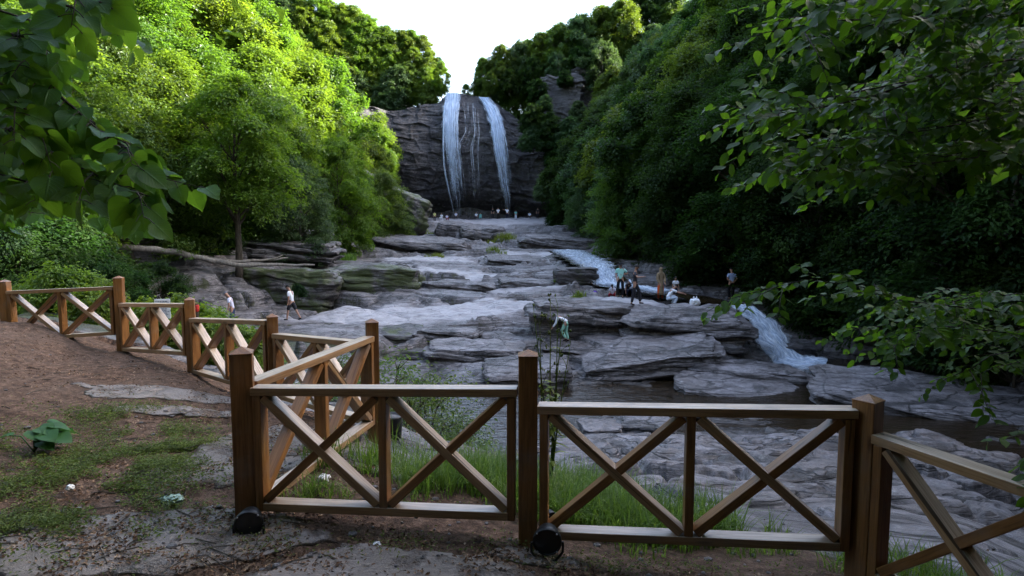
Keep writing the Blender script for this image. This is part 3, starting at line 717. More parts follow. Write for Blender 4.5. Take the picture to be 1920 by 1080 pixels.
for root, px in ((fl, 862), (fr, 957)):
    p = root.location; mb = MB(); rr = random.Random(px)
    for k in range(46):
        a = rr.uniform(0, 6.28); r = rr.uniform(0, 1.9); q = rr.uniform(.15, .42)
        bm = bmesh.new(); bmesh.ops.create_icosphere(bm, subdivisions=2, radius=q, matrix=Matrix.Translation((math.cos(a) * r, math.sin(a) * r * .6, .15 + rr.uniform(-.2, .35) * (1 - r / 2))) @ Matrix.Diagonal((1.5, 1, .6, 1)))
        mb.bm(bm)
    o = mb.build('splash', M['spray'], root, True)
# ------------------------------------------------------------------ vegetation
def unit(a): return a / np.maximum(np.linalg.norm(a, axis=-1, keepdims=True), 1e-9)
def leaf_quads(c, nrm, d, L, Wd, fold=.18):
    """folded rhombic leaves: centre, normal, direction, length, width"""
    nrm = unit(nrm); d = unit(d - nrm * (d * nrm).sum(-1, keepdims=True)); s = np.cross(nrm, d)
    L = np.asarray(L)[:, None]; Wd = np.asarray(Wd)[:, None]
    a = c - d * L * .5; b = c + s * Wd * .5 + nrm * Wd * fold - d * L * .06; t = c + d * L * .5 - nrm * L * .08; e = c - s * Wd * .5 + nrm * Wd * fold - d * L * .06
    V = np.stack([a, b, t, e], 1).reshape(-1, 3); F = np.arange(len(V)).reshape(-1, 4)
    return V, F
def crown(seed, H, hb, Rx, nl, K, n, ll, lw, spread=(.55, .22), low=0.0, env=.7, lr_=(.20, .46)):
    r = np.random.default_rng(seed); lobes = []
    for i in range(nl):
        t = (i + r.uniform(.2, .8)) / nl; ang = i * 2.39996 + r.uniform(-.4, .4)
        e = Rx * np.sin(np.pi * min(max(t * .84 + .13 + low * (1 - t) * .3, 0), 1)) ** env
        lr = Rx * r.uniform(*lr_) * (1.0 - .35 * t)
        rad = max(e - lr * .75, 0) * r.uniform(.6, 1.22)
        lobes.append((rad * math.cos(ang), rad * math.sin(ang), hb + t * (H - hb) - lr * .3, lr))
    lobes.append((r.uniform(-.3, .3), r.uniform(-.3, .3), H - Rx * .34, Rx * .34))
    lob = np.array(lobes)
    wgt = lob[:, 3] ** 2; k = r.choice(len(lob), K, p=wgt / wgt.sum())
    dr = unit(r.normal(size=(K, 3)) + np.array([0, 0, .25])); out = lob[k, :3].copy(); out[:, 2] = 0
    dr = unit(dr + .55 * unit(out + 1e-6) * r.uniform(0, 1, (K, 1)))
    rr_ = lob[k, 3] * np.where(r.random(K) < .62, r.uniform(.80, 1.32, K), r.uniform(.3, .9, K))
    cc = lob[k, :3] + dr * rr_[:, None] * np.array([1, 1, .82])
    up_ = unit(dr * .5 + np.array([0, 0, .9]) + r.normal(size=(K, 3)) * .18)
    # sprays
    kk = np.repeat(np.arange(K), n); N = len(kk)
    a = r.uniform(0, 2 * np.pi, N); q = np.sqrt(r.random(N)) * spread[0] * r.uniform(.6, 1.3, K)[kk]
    ox = dr + .6 * unit(out + 1e-6); ty = unit(np.cross(up_, ox)); tx = np.cross(ty, up_); el_ = r.uniform(1.1, 2.0, K)[:, None]
    rad_ = (tx * el_)[kk] * np.cos(a)[:, None] + (ty / el_ ** .5)[kk] * np.sin(a)[:, None]
    p = cc[kk] + rad_ * q[:, None] + up_[kk] * (r.normal(size=N) * spread[1] - .35 * q ** 2 / spread[0])[:, None]
    p[:, 2] = np.maximum(p[:, 2], .05)
    nr_ = up_[kk] + r.normal(size=(N, 3)) * .33; di = rad_ + r.normal(size=(N, 3)) * .5 + np.array([0, 0, -.35])
    V, F = leaf_quads(p, nr_, di, ll * r.uniform(.7, 1.3, N), lw * r.uniform(.7, 1.3, N))
    return V, F, lob
def trunk(seed, H, lobes, r0=.2, lean=0, bend=.35, n=8):
    rr = random.Random(seed); mb = MB(); pts = []; th = H * .82
    a = rr.uniform(0, 6.28)
    for i in range(9):
        t = i / 8; pts.append(Vector((bend * math.sin(t * 3 + a) * t, bend * math.cos(t * 2.3 + a) * t, -.5 + t * (th + .5))))
    mb.tube(pts, [r0 * (1.35 if i == 0 else 1) * (1 - .86 * i / 8) for i in range(9)], n)
    for lx, ly_, lz, lr in lobes:
        z0 = max(lz - math.hypot(lx, ly_) * .75 - .4, th * .18); i = min(z0 / th, .95) * 8; k = int(i)
        b = pts[k].lerp(pts[min(k + 1, 8)], i - k); e = Vector((lx, ly_, lz)); m = b.lerp(e, .5) + Vector((0, 0, .25 + rr.uniform(-.1, .2)))
        rb = max(r0 * (1 - .86 * i / 8) * .5, .025)
        mb.tube([b, b.lerp(m, .5) + Vector((0, 0, -.06)), m, m.lerp(e, .55), e], [rb, rb * .8, rb * .62, rb * .42, rb * .2], 5)
        for q in range(3):
            f = e + Vector((rr.uniform(-1, 1), rr.uniform(-1, 1), rr.uniform(-.3, .9))) * lr * .8
            mb.tube([m, m.lerp(f, .55) + Vector((0, 0, .1)), f], [rb * .42, rb * .28, rb * .08], 4)
    return mb
PROTO = {}
def tree_proto(key, seed, H, hb, Rx, nl, K, n, ll, lw, r0=.18, leaf='leaf', bark='bark', **kw):
    V, F, lob = crown(seed, H, hb, Rx, nl, K, n, ll, lw, **kw)
    cm = np_mesh(key + '_crown', V, F, False); cm.materials.append(M[leaf])
    mb = trunk(seed, H, lob, r0); tm = bpy.data.meshes.new(key + '_trunk'); tm.from_pydata(mb.v, [], mb.f); tm.polygons.foreach_set('use_smooth', [True] * len(tm.polygons)); tm.materials.append(M[bark])
    PROTO[key] = (cm, tm)
tree_proto('t1', 1, 12, 2.2, 3.9, 28, 520, 56, .30, .18)
tree_proto('t2', 2, 13.5, 2.6, 3.6, 30, 520, 56, .29, .17, leaf='leaf_lime')
tree_proto('t3', 3, 11, 1.4, 4.1, 28, 520, 56, .30, .18, leaf='leaf_blue')
tree_proto('t4', 4, 12.5, 1.6, 3.4, 26, 500, 56, .29, .17, leaf='leaf')
tree_proto('t5', 5, 10, .9, 3.8, 24, 500, 56, .30, .18, leaf='leaf_dark', low=.6)
tree_proto('r1', 21, 10, .8, 4.6, 24, 620, 60, .34, .21, leaf='leaf', low=.4, lr_=(.28, .5), spread=(.7, .2))
tree_proto('r2', 22, 11, 1.2, 4.4, 24, 620, 60, .34, .20, leaf='leaf_lime', low=.4, lr_=(.28, .5), spread=(.7, .2))
tree_proto('r3', 23, 9, .6, 4.6, 22, 600, 60, .34, .21, leaf='leaf_blue', low=.5, lr_=(.28, .52), spread=(.7, .2))
# finer leaves for the trees nearer the viewer
tree_proto('f1', 6, 12.5, 1.2, 4.0, 36, 720, 66, .21, .12, leaf='leaf_lime', spread=(.72, .12))
tree_proto('f2', 7, 11.5, .8, 3.9, 36, 720, 66, .20, .12, leaf='leaf', spread=(.72, .12), low=.5)
tree_proto('f3', 8, 12, .7, 4.2, 36, 720, 66, .21, .12, leaf='leaf_dark', spread=(.75, .12), low=.5)
tree_proto('lone', 9, 11.6, 4.6, 3.1, 26, 520, 60, .20, .11, leaf='leaf_lime', spread=(.7, .12), r0=.23)
# bushes
tree_proto('b1', 11, 2.6, .2, 1.7, 9, 230, 60, .13, .075, r0=.05, leaf='leaf', spread=(.4, .12), low=.8, env=.5)
tree_proto('b2', 12, 1.7, .1, 1.25, 8, 150, 50, .135, .08, r0=.035, leaf='leaf_lime', spread=(.3, .12), low=.8, env=.5)
tree_proto('b4', 14, 1.7, .1, 1.3, 9, 90, 26, .085, .045, r0=.02, leaf='leaf', spread=(.34, .16), low=.8, env=.5)
tree_proto('b3', 13, 3.4, .2, 2.2, 11, 260, 60, .16, .09, r0=.06, leaf='leaf_blue', spread=(.45, .12), low=.8, env=.5)
def plant(kind, name, x, y, s, label, cat, group=None, rz=None, sz=1, z=None, leaf=None, tilt=(0, 0), dz=-.15):
    cm, tm = PROTO[kind]
    r = empty(name, (x, y, (gz(x, y) if z is None else z) + dz), random.uniform(0, 6.28) if rz is None else rz, label=label, cat=cat, group=group)
    r.scale = (s, s, s * sz); r.rotation_euler[0] = tilt[0]; r.rotation_euler[1] = tilt[1]
    c = link('crown', cm, None, r); t = link('stem' if name in ('shrub',) else 'trunk', tm, None, r)
    if leaf:
        c.material_slots[0].link = 'OBJECT'; c.material_slots[0].material = M[leaf]
    return r
def vis(x, y, m=6): return y > 2 and abs(x) < .835 * y + m
rr = random.Random(5)
nT = 0
# the wooded slope on the left
GL = 'broadleaf trees on the sunlit left slope'; GR = 'broadleaf trees on the shaded right slope'; GF = 'trees on the rim above the left side of the cliff'; GG = 'trees on the rim above the right side of the cliff'
LL = 'leafy tree in the closed bright green wood that climbs the left slope'; LR = 'leafy tree in the closed dark wood that climbs the right slope'
y = 24.0
while y < 104:
    st = 4.3 if y < 60 else 5.0
    d = 1.6
    while d < 34:
        x = xl(np.array(y)) - d + rr.uniform(-1.3, 1.3); yy = y + rr.uniform(-1.6, 1.6)
        if vis(x, yy) and (d < 24 or y > 55):
            if yy < 46: k = rr.choice(['f1', 'f1', 'f2'])
            else: k = rr.choice(['t1', 't2', 't2', 't4'])
            s = rr.uniform(.82, 1.15)
            if yy < 40 and d < 8: s *= .8
            plant(k, 'broadleaf_tree', float(x), yy, s, LL, 'tree', GL, tilt=(rr.uniform(-.05, .05), rr.uniform(.02, .16))); nT += 1
        d += st * rr.uniform(.9, 1.2)
    y += st
# the wooded slope on the right
y = 17.0
while y < 104:
    st = 4.4 if y < 60 else 5.0
    d = 0.6
    while d < 36:
        x = xr(np.array(y)) + d + rr.uniform(-1.2, 1.2); yy = y + rr.uniform(-1.6, 1.6)
        if vis(x, yy, 9) and (d < 22 or y > 40):
            if yy < 46: k = rr.choice(['f3', 'f3', 'f2'])
            else: k = rr.choice(['t1', 't3', 't3', 't4', 't5'])
            plant(k, 'broadleaf_tree', float(x), yy, rr.uniform(.85, 1.15), LR, 'tree', GR, tilt=(rr.uniform(-.05, .05), rr.uniform(-.16, -.02)), leaf=('leaf_dark' if rr.random() < (.85 if yy < 46 else .4) else None)); nT += 1  # near right trees mostly take the leaf colour with shade painted in
        d += st * rr.uniform(.9, 1.2)
    y += st
print('trees', nT)
# the rim above the cliff
def rim(px, py, Y, k, s, label, group, leaf=None, sz=1):
    """tree whose crown top is seen at pixel (px, py)"""
    top = at(px, py, Y); H = {'t1': 12, 't2': 13.5, 't3': 11, 't4': 12.5, 't5': 10, 'r1': 10, 'r2': 11, 'r3': 9}[k] * s
    plant(k, 'rim_tree', top.x, Y, s, label, 'tree', group, z=top.z - H * sz, leaf=leaf, sz=sz, dz=0)
LFm = 'tree crowding the rim above the pale rock left of the falls'; LGm = 'tree crowding the rim right of the falls, against the sky'
def skyline(px, tab): return float(np.interp(px, [q[0] for q in tab], [q[1] for q in tab]))
SL = [(400, -90), (500, -60), (560, -35), (640, 2), (690, 22), (725, 50), (760, 58), (800, 70), (825, 105), (848, 160)]
SR = [(866, 165), (888, 128), (930, 98), (965, 82), (1000, 72), (1045, 55), (1085, 32), (1130, 12), (1190, -5), (1270, -45)]
px = 430
while px < 838:
    py = skyline(px, SL) + rr.uniform(-6, 10); row = 0
    while py < 165:
        k = rr.choice(['r1', 'r2', 'r2', 'r3', 't2']); s_ = rr.uniform(.5, .85) * (1 if px < 770 else .62)
        rim(px + rr.uniform(-9, 9), py, 117 - row * 2.0 + rr.uniform(-1, 1), k, s_, LFm, GF, rr.choice([None, None, 'leaf_lime', 'leaf'])); py += rr.uniform(34, 46) * (1 if px < 770 else .75); row += 1
    px += rr.uniform(22, 32)
px = 874
while px < 1260:
    py = skyline(px, SR) + rr.uniform(-6, 8); row = 0
    while py < min(skyline(px, SR) + 150, 190 if px > 1000 else 178):
        k = rr.choice(['r1', 'r3', 'r3', 't4']); s_ = rr.uniform(.5, .85) * (1 if px > 930 else .6)
        if not (1005 < px < 1145 and 110 < py < 215): rim(px + rr.uniform(-9, 9), py, 117 - row * 2.6 + rr.uniform(-1, 1), k, s_, LGm, GG, rr.choice([None, None, 'leaf_dark']))
        py += rr.uniform(34, 46) * (1 if px > 930 else .7); row += 1
    px += rr.uniform(24, 34)
for px, py, Y, s_ in [(1000, 195, 100, .5), (1030, 215, 99, .55), (1070, 222, 98, .6), (1110, 218, 97, .6), (1150, 190, 97, .7), (1000, 235, 99, .45), (1045, 255, 98, .5), (1090, 262, 97, .6), (1140, 255, 95, .7), (1010, 150, 104, .35), (1150, 130, 101, .6), (1060, 300, 92, .6), (1030, 320, 92, .5), (1022, 178, 101, .28), (1085, 190, 100, .32), (1128, 168, 101, .35), (1060, 132, 104, .3)]:
    rim(px, py, Y, rr.choice(['r1', 'r3']), s_, 'tree growing round the grey crag in the right hand wood', 'trees round the grey crag', 'leaf_dark' if rr.random() < .5 else None)
rim(828, 118, 110, 't2', .45, 'small bright tree at the edge of the cliff, just left of the falls', None, 'leaf_lime')
for a in [(905, 108, 113, 't4', .55), (940, 84, 112, 't1', .62), (975, 78, 113, 't3', .72), (1015, 62, 112, 't4', .8), (1050, 45, 112, 't1', .85), (1090, 28, 112, 't3', .95), (1130, 12, 112, 't4', 1.0), (1170, 0, 112, 't1', 1.05), (1000, 110, 109, 't5', .6), (1045, 100, 108, 't3', .6), (955, 130, 108, 't5', .42), (1090, 90, 108, 't5', .8), (1130, 80, 106, 't3', .9), (920, 135, 109, 't1', .35)]: rim(*a, LGm, GG)
# single trees the photo shows
lt = at(447, 472, 33.5)
plant('lone', 'slender_tree', lt.x, lt.y, .95, 'slender tree with a bare straight trunk and forked pale limbs, standing behind the fallen log', 'tree', rz=.6, tilt=(0, .03))
def edge(px, py, Y, k, s, label, leaf=None, sz=1, tilt=(0, 0), group=None, cat='tree', name='broadleaf_tree'):
    p = at(px, py, Y); plant(k, name, p.x, Y, s, label, cat, group, leaf=leaf, sz=sz, tilt=tilt, z=min(gz(p.x, Y), p.z) if py else None)
edge(560, 430, 42, 'f2', .62, 'low spreading tree with layered leaf sprays hanging over the left rock ledges', leaf='leaf_blue')
edge(640, 395, 52, 'f1', .82, 'bright lime crown leaning out in front of the wood, left of the mossy outcrop', leaf='leaf_lime', tilt=(0, .12))
edge(715, 390, 62, 'f2', .72, 'rounded green tree above the mossy outcrop, nearest the pale cliff on the left', tilt=(0, .1))
edge(745, 400, 70, 'f2', .52, 'smaller dark tree at the foot of the pale cliff, behind the mossy outcrop', leaf='leaf_dark')
edge(1180, 440, 47, 'f2', .85, 'tree with bright green edges leaning out from the right bank behind the upper cascade', leaf='leaf', tilt=(0, -.12))
edge(1110, 405, 66, 'f2', .6, 'grey green bush-like tree at the right edge of the rock floor below the cliff', leaf='leaf_blue')
edge(1245, 420, 50, 'f1', .95, 'tall tree with a lit yellow green rim on the right bank', leaf='leaf', tilt=(0, -.1))
edge(1325, 400, 50, 'f2', 1.15, 'largest tree of the right bank, its rounded green top below the upper crag', leaf='leaf', tilt=(0, -.08))
edge(1060, 400, 84, 't5', .55, 'dark low tree where the right bank meets the cliff', leaf='leaf_dark')

for px, py, Y, k, s_, lab in [(1600, 640, 29.5, 'b3', 1.3, 'dark bush on the right bank behind the foaming cascade'), (1700, 640, 27, 'b3', 1.4, 'dark bush overhanging the shaded bank right of the cascade'), (1520, 590, 32, 'b3', 1.3, 'dark bush above the head of the foaming cascade'), (1440, 560, 35.5, 'b3', 1.2, 'dark bush right of the person in light blue'), (1820, 670, 23, 'b3', 1.4, 'dark bush at the right edge over the long slab'), (1900, 660, 20.5, 'b3', 1.2, 'dark bush at the far right edge of the picture'), (1330, 540, 38, 'b3', 1.3, 'dark bush left of the person in light blue')]:
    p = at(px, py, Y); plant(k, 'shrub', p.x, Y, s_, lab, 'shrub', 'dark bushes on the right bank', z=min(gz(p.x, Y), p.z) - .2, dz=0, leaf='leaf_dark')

for px, py, Y, s_, lab in [(330, 455, 37, .9, 'second slender pale trunked tree, in the shade left of the one by the log'), (520, 440, 45, .95, 'pale trunked tree between the slender tree and the spreading one'), (230, 450, 34, 1.0, 'tall tree at the left with its trunk just above the root end of the log')]:
    p = at(px, py, Y); plant('lone', 'slender_tree', p.x, Y, s_, lab, 'tree', z=p.z - .2, leaf='leaf', tilt=(0, .05))
# ------------------------------------------------------------------ fence
fence = empty('wooden_fence', (-1.45, 3.3, 0), label='brown stained timber fence with square posts and crossed braces, zigzagging round the viewpoint', cat='fence')
def fchild(o):
    o.matrix_parent_inverse = Matrix.Translation(-fence.location); return o
# post: (x, y, top z, base z, turn, width)
def pxpost(px, Y, ptop, base, turn, wd=.1):
    p = at(px, ptop, Y); return (p.x, Y, p.z, base, turn, wd)
POSTS = {'I': pxpost(8, 7.95, 524, .0, .1), 'H': pxpost(222, 7.7, 517, -.05, .25), 'G': pxpost(355, 6.8, 557, -.08, .38), 'F': pxpost(510, 5.85, 588, -.25, .42), 'E': pxpost(697, 4.95, 597, -.3, .3),
         'A': pxpost(452, 3.32, 649, -.08, .32, .115), 'B': pxpost(990, 3.2, 655, -.3, .0, .1), 'C': pxpost(1629, 2.95, 738, -.5, .6, .105), 'D': (2.38, 1.45, .56, -.7, .0, .1)}
PZ = {}
for k, (x, y, zt, zb, tn, wd) in POSTS.items():
    bm = bmesh.new(); h = wd / 2; cap = wd * .36; zs = zt - cap
    ring = lambda z, q: [bm.verts.new((a * q, b * q, z)) for a, b in ((-1, -1), (1, -1), (1, 1), (-1, 1))]
    r0 = ring(zb - .25, h); r1 = ring(zs, h); r2 = ring(zs + .002, h + .002); r3 = ring(zs + .008, h + .002); ap = bm.verts.new((0, 0, zt))
    for a, b in ((r0, r1), (r1, r2), (r2, r3)):
        for i in range(4): bm.faces.new((a[i], a[(i + 1) % 4], b[(i + 1) % 4], b[i]))
    for i in range(4): bm.faces.new((r3[i], r3[(i + 1) % 4], ap))
    ed = [e for e in bm.edges if abs((e.verts[0].co - e.verts[1].co).z) > .3]
    bmesh.ops.bevel(bm, geom=ed, offset=.005, segments=2, affect='EDGES', profile=.6)
    # local X runs up the post so the grain does too
    bm.transform(Matrix.Rotation(tn, 4, 'Z')); bm.transform(Matrix.Rotation(R(90), 4, 'Y'))
    mb = MB(); mb.bm(bm); o = mb.build('post', M['wood'], fence)
    o.matrix_parent_inverse = Matrix.Translation(-fence.location); o.location = (x, y, 0); o.rotation_euler = (0, R(-90), 0)
    if k == 'A': o['label'] = 'split weathered corner post'
def member(name, a, b, wid, dep, zdir, mat):
    """timber from a to b; dep across the panel, wid in the panel plane"""
    a, b = Vector(a), Vector(b); L = (b - a).length
    mb = MB(); mb.box(Matrix(), L, dep, wid, .005)
    o = mb.build(name, mat, fence)
    if mat is M['wood_worn_lit']:          # upper face paler: skylight painted in, with some weathering
        o.data.materials.append(M['wood_skylit'])
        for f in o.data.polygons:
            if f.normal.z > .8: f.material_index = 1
    m = frame((a + b) / 2, b - a, zdir) @ Matrix.Rotation(random.gauss(0, .012), 4, 'X') @ Matrix.Rotation(random.gauss(0, .0025), 4, 'Y')
    o.matrix_parent_inverse = Matrix.Translation(-fence.location); o.matrix_basis = m
    return o
def panel(p, q, zt0, zt1, zb0, zb1, off=0.0):
    P0 = Vector((POSTS[p][0], POSTS[p][1], 0)); P1 = Vector((POSTS[q][0], POSTS[q][1], 0)); d = (P1 - P0); L = d.length; d.normalize()
    nrm = Vector((-d.y, d.x, 0)); a = P0 + d * (POSTS[p][5] * .55) + nrm * off; b = P1 - d * (POSTS[q][5] * .55) + nrm * off
    def pt(t, s): # t along, s 0 bottom .. 1 top
        z0 = zb0 + (zb1 - zb0) * t; z1 = zt0 + (zt1 - zt0) * t
        v = a.lerp(b, t); v.z = z0 + (z1 - z0) * s; return v
    Z = Vector((0, 0, 1)); LL_ = (b - a).length; th = .045; hs = th / 2
    up = lambda v, k: Vector((v.x, v.y, v.z + k))
    member('top_rail', up(pt(0, 1), -hs), up(pt(1, 1), -hs), th, .096, Z, M['wood_worn_lit'])
    member('bottom_rail', up(pt(.035, 0), hs), up(pt(.965, 0), hs), th, .094, Z, M['wood_worn_lit'])
    for t in (.022, .5, .978):
        lo, hi = up(pt(t, 0), .0 if t != .5 else th * .98), up(pt(t, 1), -th * .98)
        member('stile', lo, hi, th, .089, d, M['wood'])
    for t0, t1 in ((.035, .485), (.515, .965)):
        # lower corners sit on the bottom rail, upper ones under the top rail
        w = .046; e = .03
        member('brace', up(pt(t0 + e * .3, 1), -th - .012), up(pt(t1 - e * .3, 0), th + .012), w, .084, Z, M['wood_worn_lit'])
        member('brace', up(pt(t0 + e * .3, 0), th + .012), up(pt(t1 - e * .3, 1), -th - .012), w, .080, Z, M['wood'])
zz = lambda px, py, Y: at(px, py, Y).z
panel('A', 'B', zz(475, 727, 3.27), zz(962, 730, 3.16), zz(500, 958, 3.27), zz(950, 978, 3.16))
panel('B', 'C', zz(1020, 760, 3.15), zz(1590, 770, 2.92), zz(1060, 1010, 3.15), zz(1560, 1035, 2.92))
panel('A', 'E', zz(480, 713, 3.4), zz(685, 630, 4.88), -.04, -.02)
panel('F', 'E', zz(520, 625, 5.8), zz(680, 640, 5.0), -.05, -.05)
panel('G', 'F', zz(368, 596, 6.75), zz(497, 600, 5.9), -.02, -.05)
panel('H', 'G', zz(235, 568, 7.65), zz(345, 568, 6.9), zz(240, 658, 7.65), zz(345, 664, 6.9))
panel('I', 'H', zz(20, 545, 7.95), zz(212, 537, 7.7), zz(20, 640, 7.95), zz(212, 627, 7.7))
panel('C', 'D', zz(1680, 828, 2.78), zz(1680, 828, 2.78) - .02, zz(1680, 828, 2.78) - .72, zz(1680, 828, 2.78) - .76)

# ------------------------------------------------------------------ small things by the fence
def spotlight(px, py, Y, r, ln, label, yaw=0, pitch=.1):
    p = at(px, py, Y); e = empty('spotlight', (p.x, p.y, p.z - r), 0, label=label, cat='spotlight', group='black spotlights at the foot of the posts')
    Mx = Matrix.Translation((0, 0, r)) @ Matrix.Rotation(yaw, 4, 'Z') @ Matrix.Rotation(R(90) + pitch, 4, 'X')
    a = MB(); a.lathe([(0, -ln), (r * .62, -ln), (r * .7, -ln + .01), (r * .93, -.035), (r, -.02), (r, .006), (r * .93, .01), (r * .9, .0)], 28, Mx); a.build('housing', M['black'], e, True)
    g = MB(); g.lathe([(r * .905, .001), (r * .5, .0045), (0, .006)], 28, Mx); g.build('lens', M['glass'], e, True)
    b = MB(); 
    for s in (-1, 1): b.tube([(s * (r + .006), 0, r), (s * (r + .006), .0, r * .3), (s * r * .55, .0, -.03)], .007, 6)
    b.tube([(-r * .6, 0, -.03), (r * .6, 0, -.03)], .009, 6); b.build('bracket', M['black'], e)
    for k in range(4):
        w = .8 + k * 1.57; s = MB(); s.lathe([(0, .014), (.004, .013), (.0045, .009)], 8, Mx @ Matrix.Translation((math.cos(w) * r * .955, math.sin(w) * r * .955, 0))); s.build('screw', M['steel'], e)
M['steel'] = plain('steel_screw', (.35, .35, .36), .35, .6)
spotlight(466, 983, 3.12, .074, .10, 'black round spotlight at the foot of the corner post, rim dusty', .25)
spotlight(1026, 1016, 3.0, .074, .10, 'black round spotlight with a domed lens at the foot of the middle post', -.1)
spotlight(1033, 970, 3.35, .035, .06, 'small black spotlight half hidden behind the middle post', .5)
# grey tub
p = at(736, 815, 5.5); e = empty('bucket', (p.x, p.y, gz(p.x, p.y)), label='small dark grey tub of rubble behind the first crossed panel', cat='tub')
M['tub'] = plain('grey_plastic', (.06, .065, .075), .5, .4)
a = MB(); a.lathe([(0, .01), (.082, .0), (.095, .19), (.102, .195), (.102, .215), (.094, .215), (.078, .02), (0, .02)], 24); a.build('body', M['tub'], e, True)
a = MB(); a.lathe([(.0925, .185), (.05, .205), (0, .212)], 20); a.build('rubble', M['rock'], e, True)
# information board behind the far fence
p = at(306, 592, 9.2); g0 = gz(p.x, p.y); zt = at(306, 563, 9.2).z
e = empty('notice_board', (p.x, p.y, g0), .35, label='small pale notice board with rows of dark writing on a post behind the left fence', cat='sign')
M['board'] = plain('white_board', (.55, .58, .62), .5, .3, .06); M['ink'] = plain('dark_ink', (.05, .06, .10), .6, .2)
a = MB(); a.box(Matrix.Translation((0, .02, (zt - g0) / 2)), .05, .04, zt - g0, .004); a.build('post', M['wood'], e)
a = MB(); a.box(Matrix.Translation((0, -.02, zt - g0 - .13)), .21, .018, .30, .004); bd = a.build('board', M['board'], e)
a = MB(); rq = random.Random(3)
for k in range(11):
    x0 = -.09
    while x0 < .07:
        w_ = rq.uniform(.012, .04)
        if x0 + w_ < .092: a.box(Matrix.Translation((x0 + w_ / 2, -.0302, zt - g0 - .015 - k * .0225)), w_, .002, .0075, 0)
        x0 += w_ + .008
a.build('lettering', M['ink'], bd)
# red bag by the third post
p = at(369, 578, 7.4); 
def blob(name, loc, dims, mat, seed, sub=4, amp=.18, fr=3.0, parent=None, flat=0):
    bm = bmesh.new(); bmesh.ops.create_icosphere(bm, subdivisions=sub, radius=1); v = np.array([q.co[:] for q in bm.verts])
    v = v * (1 + amp * fbm3(v * fr * .4 + seed, seed, 4)[:, None] + amp * .5 * np.abs(noise3(v * fr + seed, seed + 3))[:, None]) * np.array(dims)
    if flat: v[:, 2] = np.maximum(v[:, 2], -dims[2] * flat)
    for q, c in zip(bm.verts, v): q.co = c
    for f in bm.faces: f.smooth = True
    mb = MB(); mb.bm(bm); o = mb.build(name, mat, parent, True); o.location = loc; return o
M['red'] = plain('red_cloth', (.42, .035, .03), .7, .2); M['white_cloth'] = plain('white_plastic', (.72, .74, .78), .45, .4, .05); M['purple'] = plain('purple_cloth', (.10, .035, .32), .6, .3)
M['tissue'] = plain('white_tissue', (.75, .75, .76), .8, .1, .05); M['teal_wrap'] = plain('pale_teal_wrapper', (.30, .42, .36), .4, .5, .3)
a = MB(); a.tube([(p.x, p.y, gz(p.x, p.y) - .1), (p.x, p.y, p.z + .06)], .02, 6)
rb = blob('red_bag', tuple(p), (.028, .03, .055), M['red'], 4); tag(rb, 'small red bag hanging just right of the third fence post', 'bag')
tw = a.build('stick', M['bark'], None); tag(tw, 'thin stick standing behind the third fence post, holding a red bag', 'stick')
# litter on the soil
p = at(705, 1012, 2.98); t_ = blob('crumpled_tissue', (p.x, p.y, gz(p.x, p.y) + .022), (.025, .022, .024), M['tissue'], 6, 4, .5, 6); tag(t_, 'crumpled white tissue under the bottom rail', 'tissue')
p = at(322, 938, 3.42); t_ = blob('wrapper', (p.x, p.y, gz(p.x, p.y) + .012), (.06, .04, .018), M['teal_wrap'], 8, 4, .6, 6); tag(t_, 'flattened pale teal wrapper on the brown soil, left of the corner post', 'wrapper')
p = at(134, 948, 3.4); t_ = blob('crumpled_tissue', (p.x, p.y, gz(p.x, p.y) + .03), (.02, .018, .018), M['tissue'], 9, 3, .5, 6); tag(t_, 'small white scrap of paper among the low weeds', 'paper')
p = at(608, 942, 3.75); t_ = blob('crumpled_tissue', (p.x, p.y, gz(p.x, p.y) + .02), (.035, .03, .022), M['tissue'], 10, 3, .5, 6); tag(t_, 'torn pale paper lying behind the bottom rail beside the grass', 'paper')

# ------------------------------------------------------------------ rocks
def rock_mesh(dims, seed, sub=5, e=.66, fine=1.0, strat=.09, layers=7, tilt=.12, amp=.13):
    bm = bmesh.new(); bmesh.ops.create_icosphere(bm, subdivisions=sub, radius=1)
    v = np.array([q.co[:] for q in bm.verts])
    p = np.sign(v) * np.abs(v) ** e; p /= np.maximum(np.abs(p).max(1, keepdims=True) ** .55, 1e-6)
    D = np.array(dims) / 2; q = p * D
    s0 = max(dims) * .35
    lowf = fbm3(q / s0 + seed * 1.7, seed, 3)[:, None]
    q = q * (1 + amp * lowf)
    lay = (q[:, 2] + tilt * q[:, 0] + .12 * dims[2] * noise3(q / s0 * 1.5 + seed, seed + 2)) / dims[2] * layers + 50
    k = np.floor(lay); fr = lay - k
    o = (_h(k.astype(int), (k * 0 + seed).astype(int), 5) - .5) * 2 * strat
    o2 = (_h((k + 1).astype(int), (k * 0 + seed).astype(int), 5) - .5) * 2 * strat
    oo = o + (o2 - o) * sstep(.86, 1.0, fr) - .045 * np.exp(-((fr - .93) / .06) ** 2)
    side = np.clip(1 - np.abs(p[:, 2]) ** 6, 0, 1)
    q[:, :2] *= (1 + (oo * side)[:, None])
    st = np.stack([q[:, 0] * .9, q[:, 1] * 1.4, q[:, 2] * 3.2], -1) / max(min(dims), .25)
    q += p * (fbm3(st * 1.1 * fine + seed, seed + 7, 5, .6) * .045 * min(dims) * 1.3 / fine ** .5)[:, None]
    for b, c in zip(bm.verts, q): b.co = c
    for f in bm.faces: f.smooth = True
    mb = MB(); mb.bm(bm); return mb
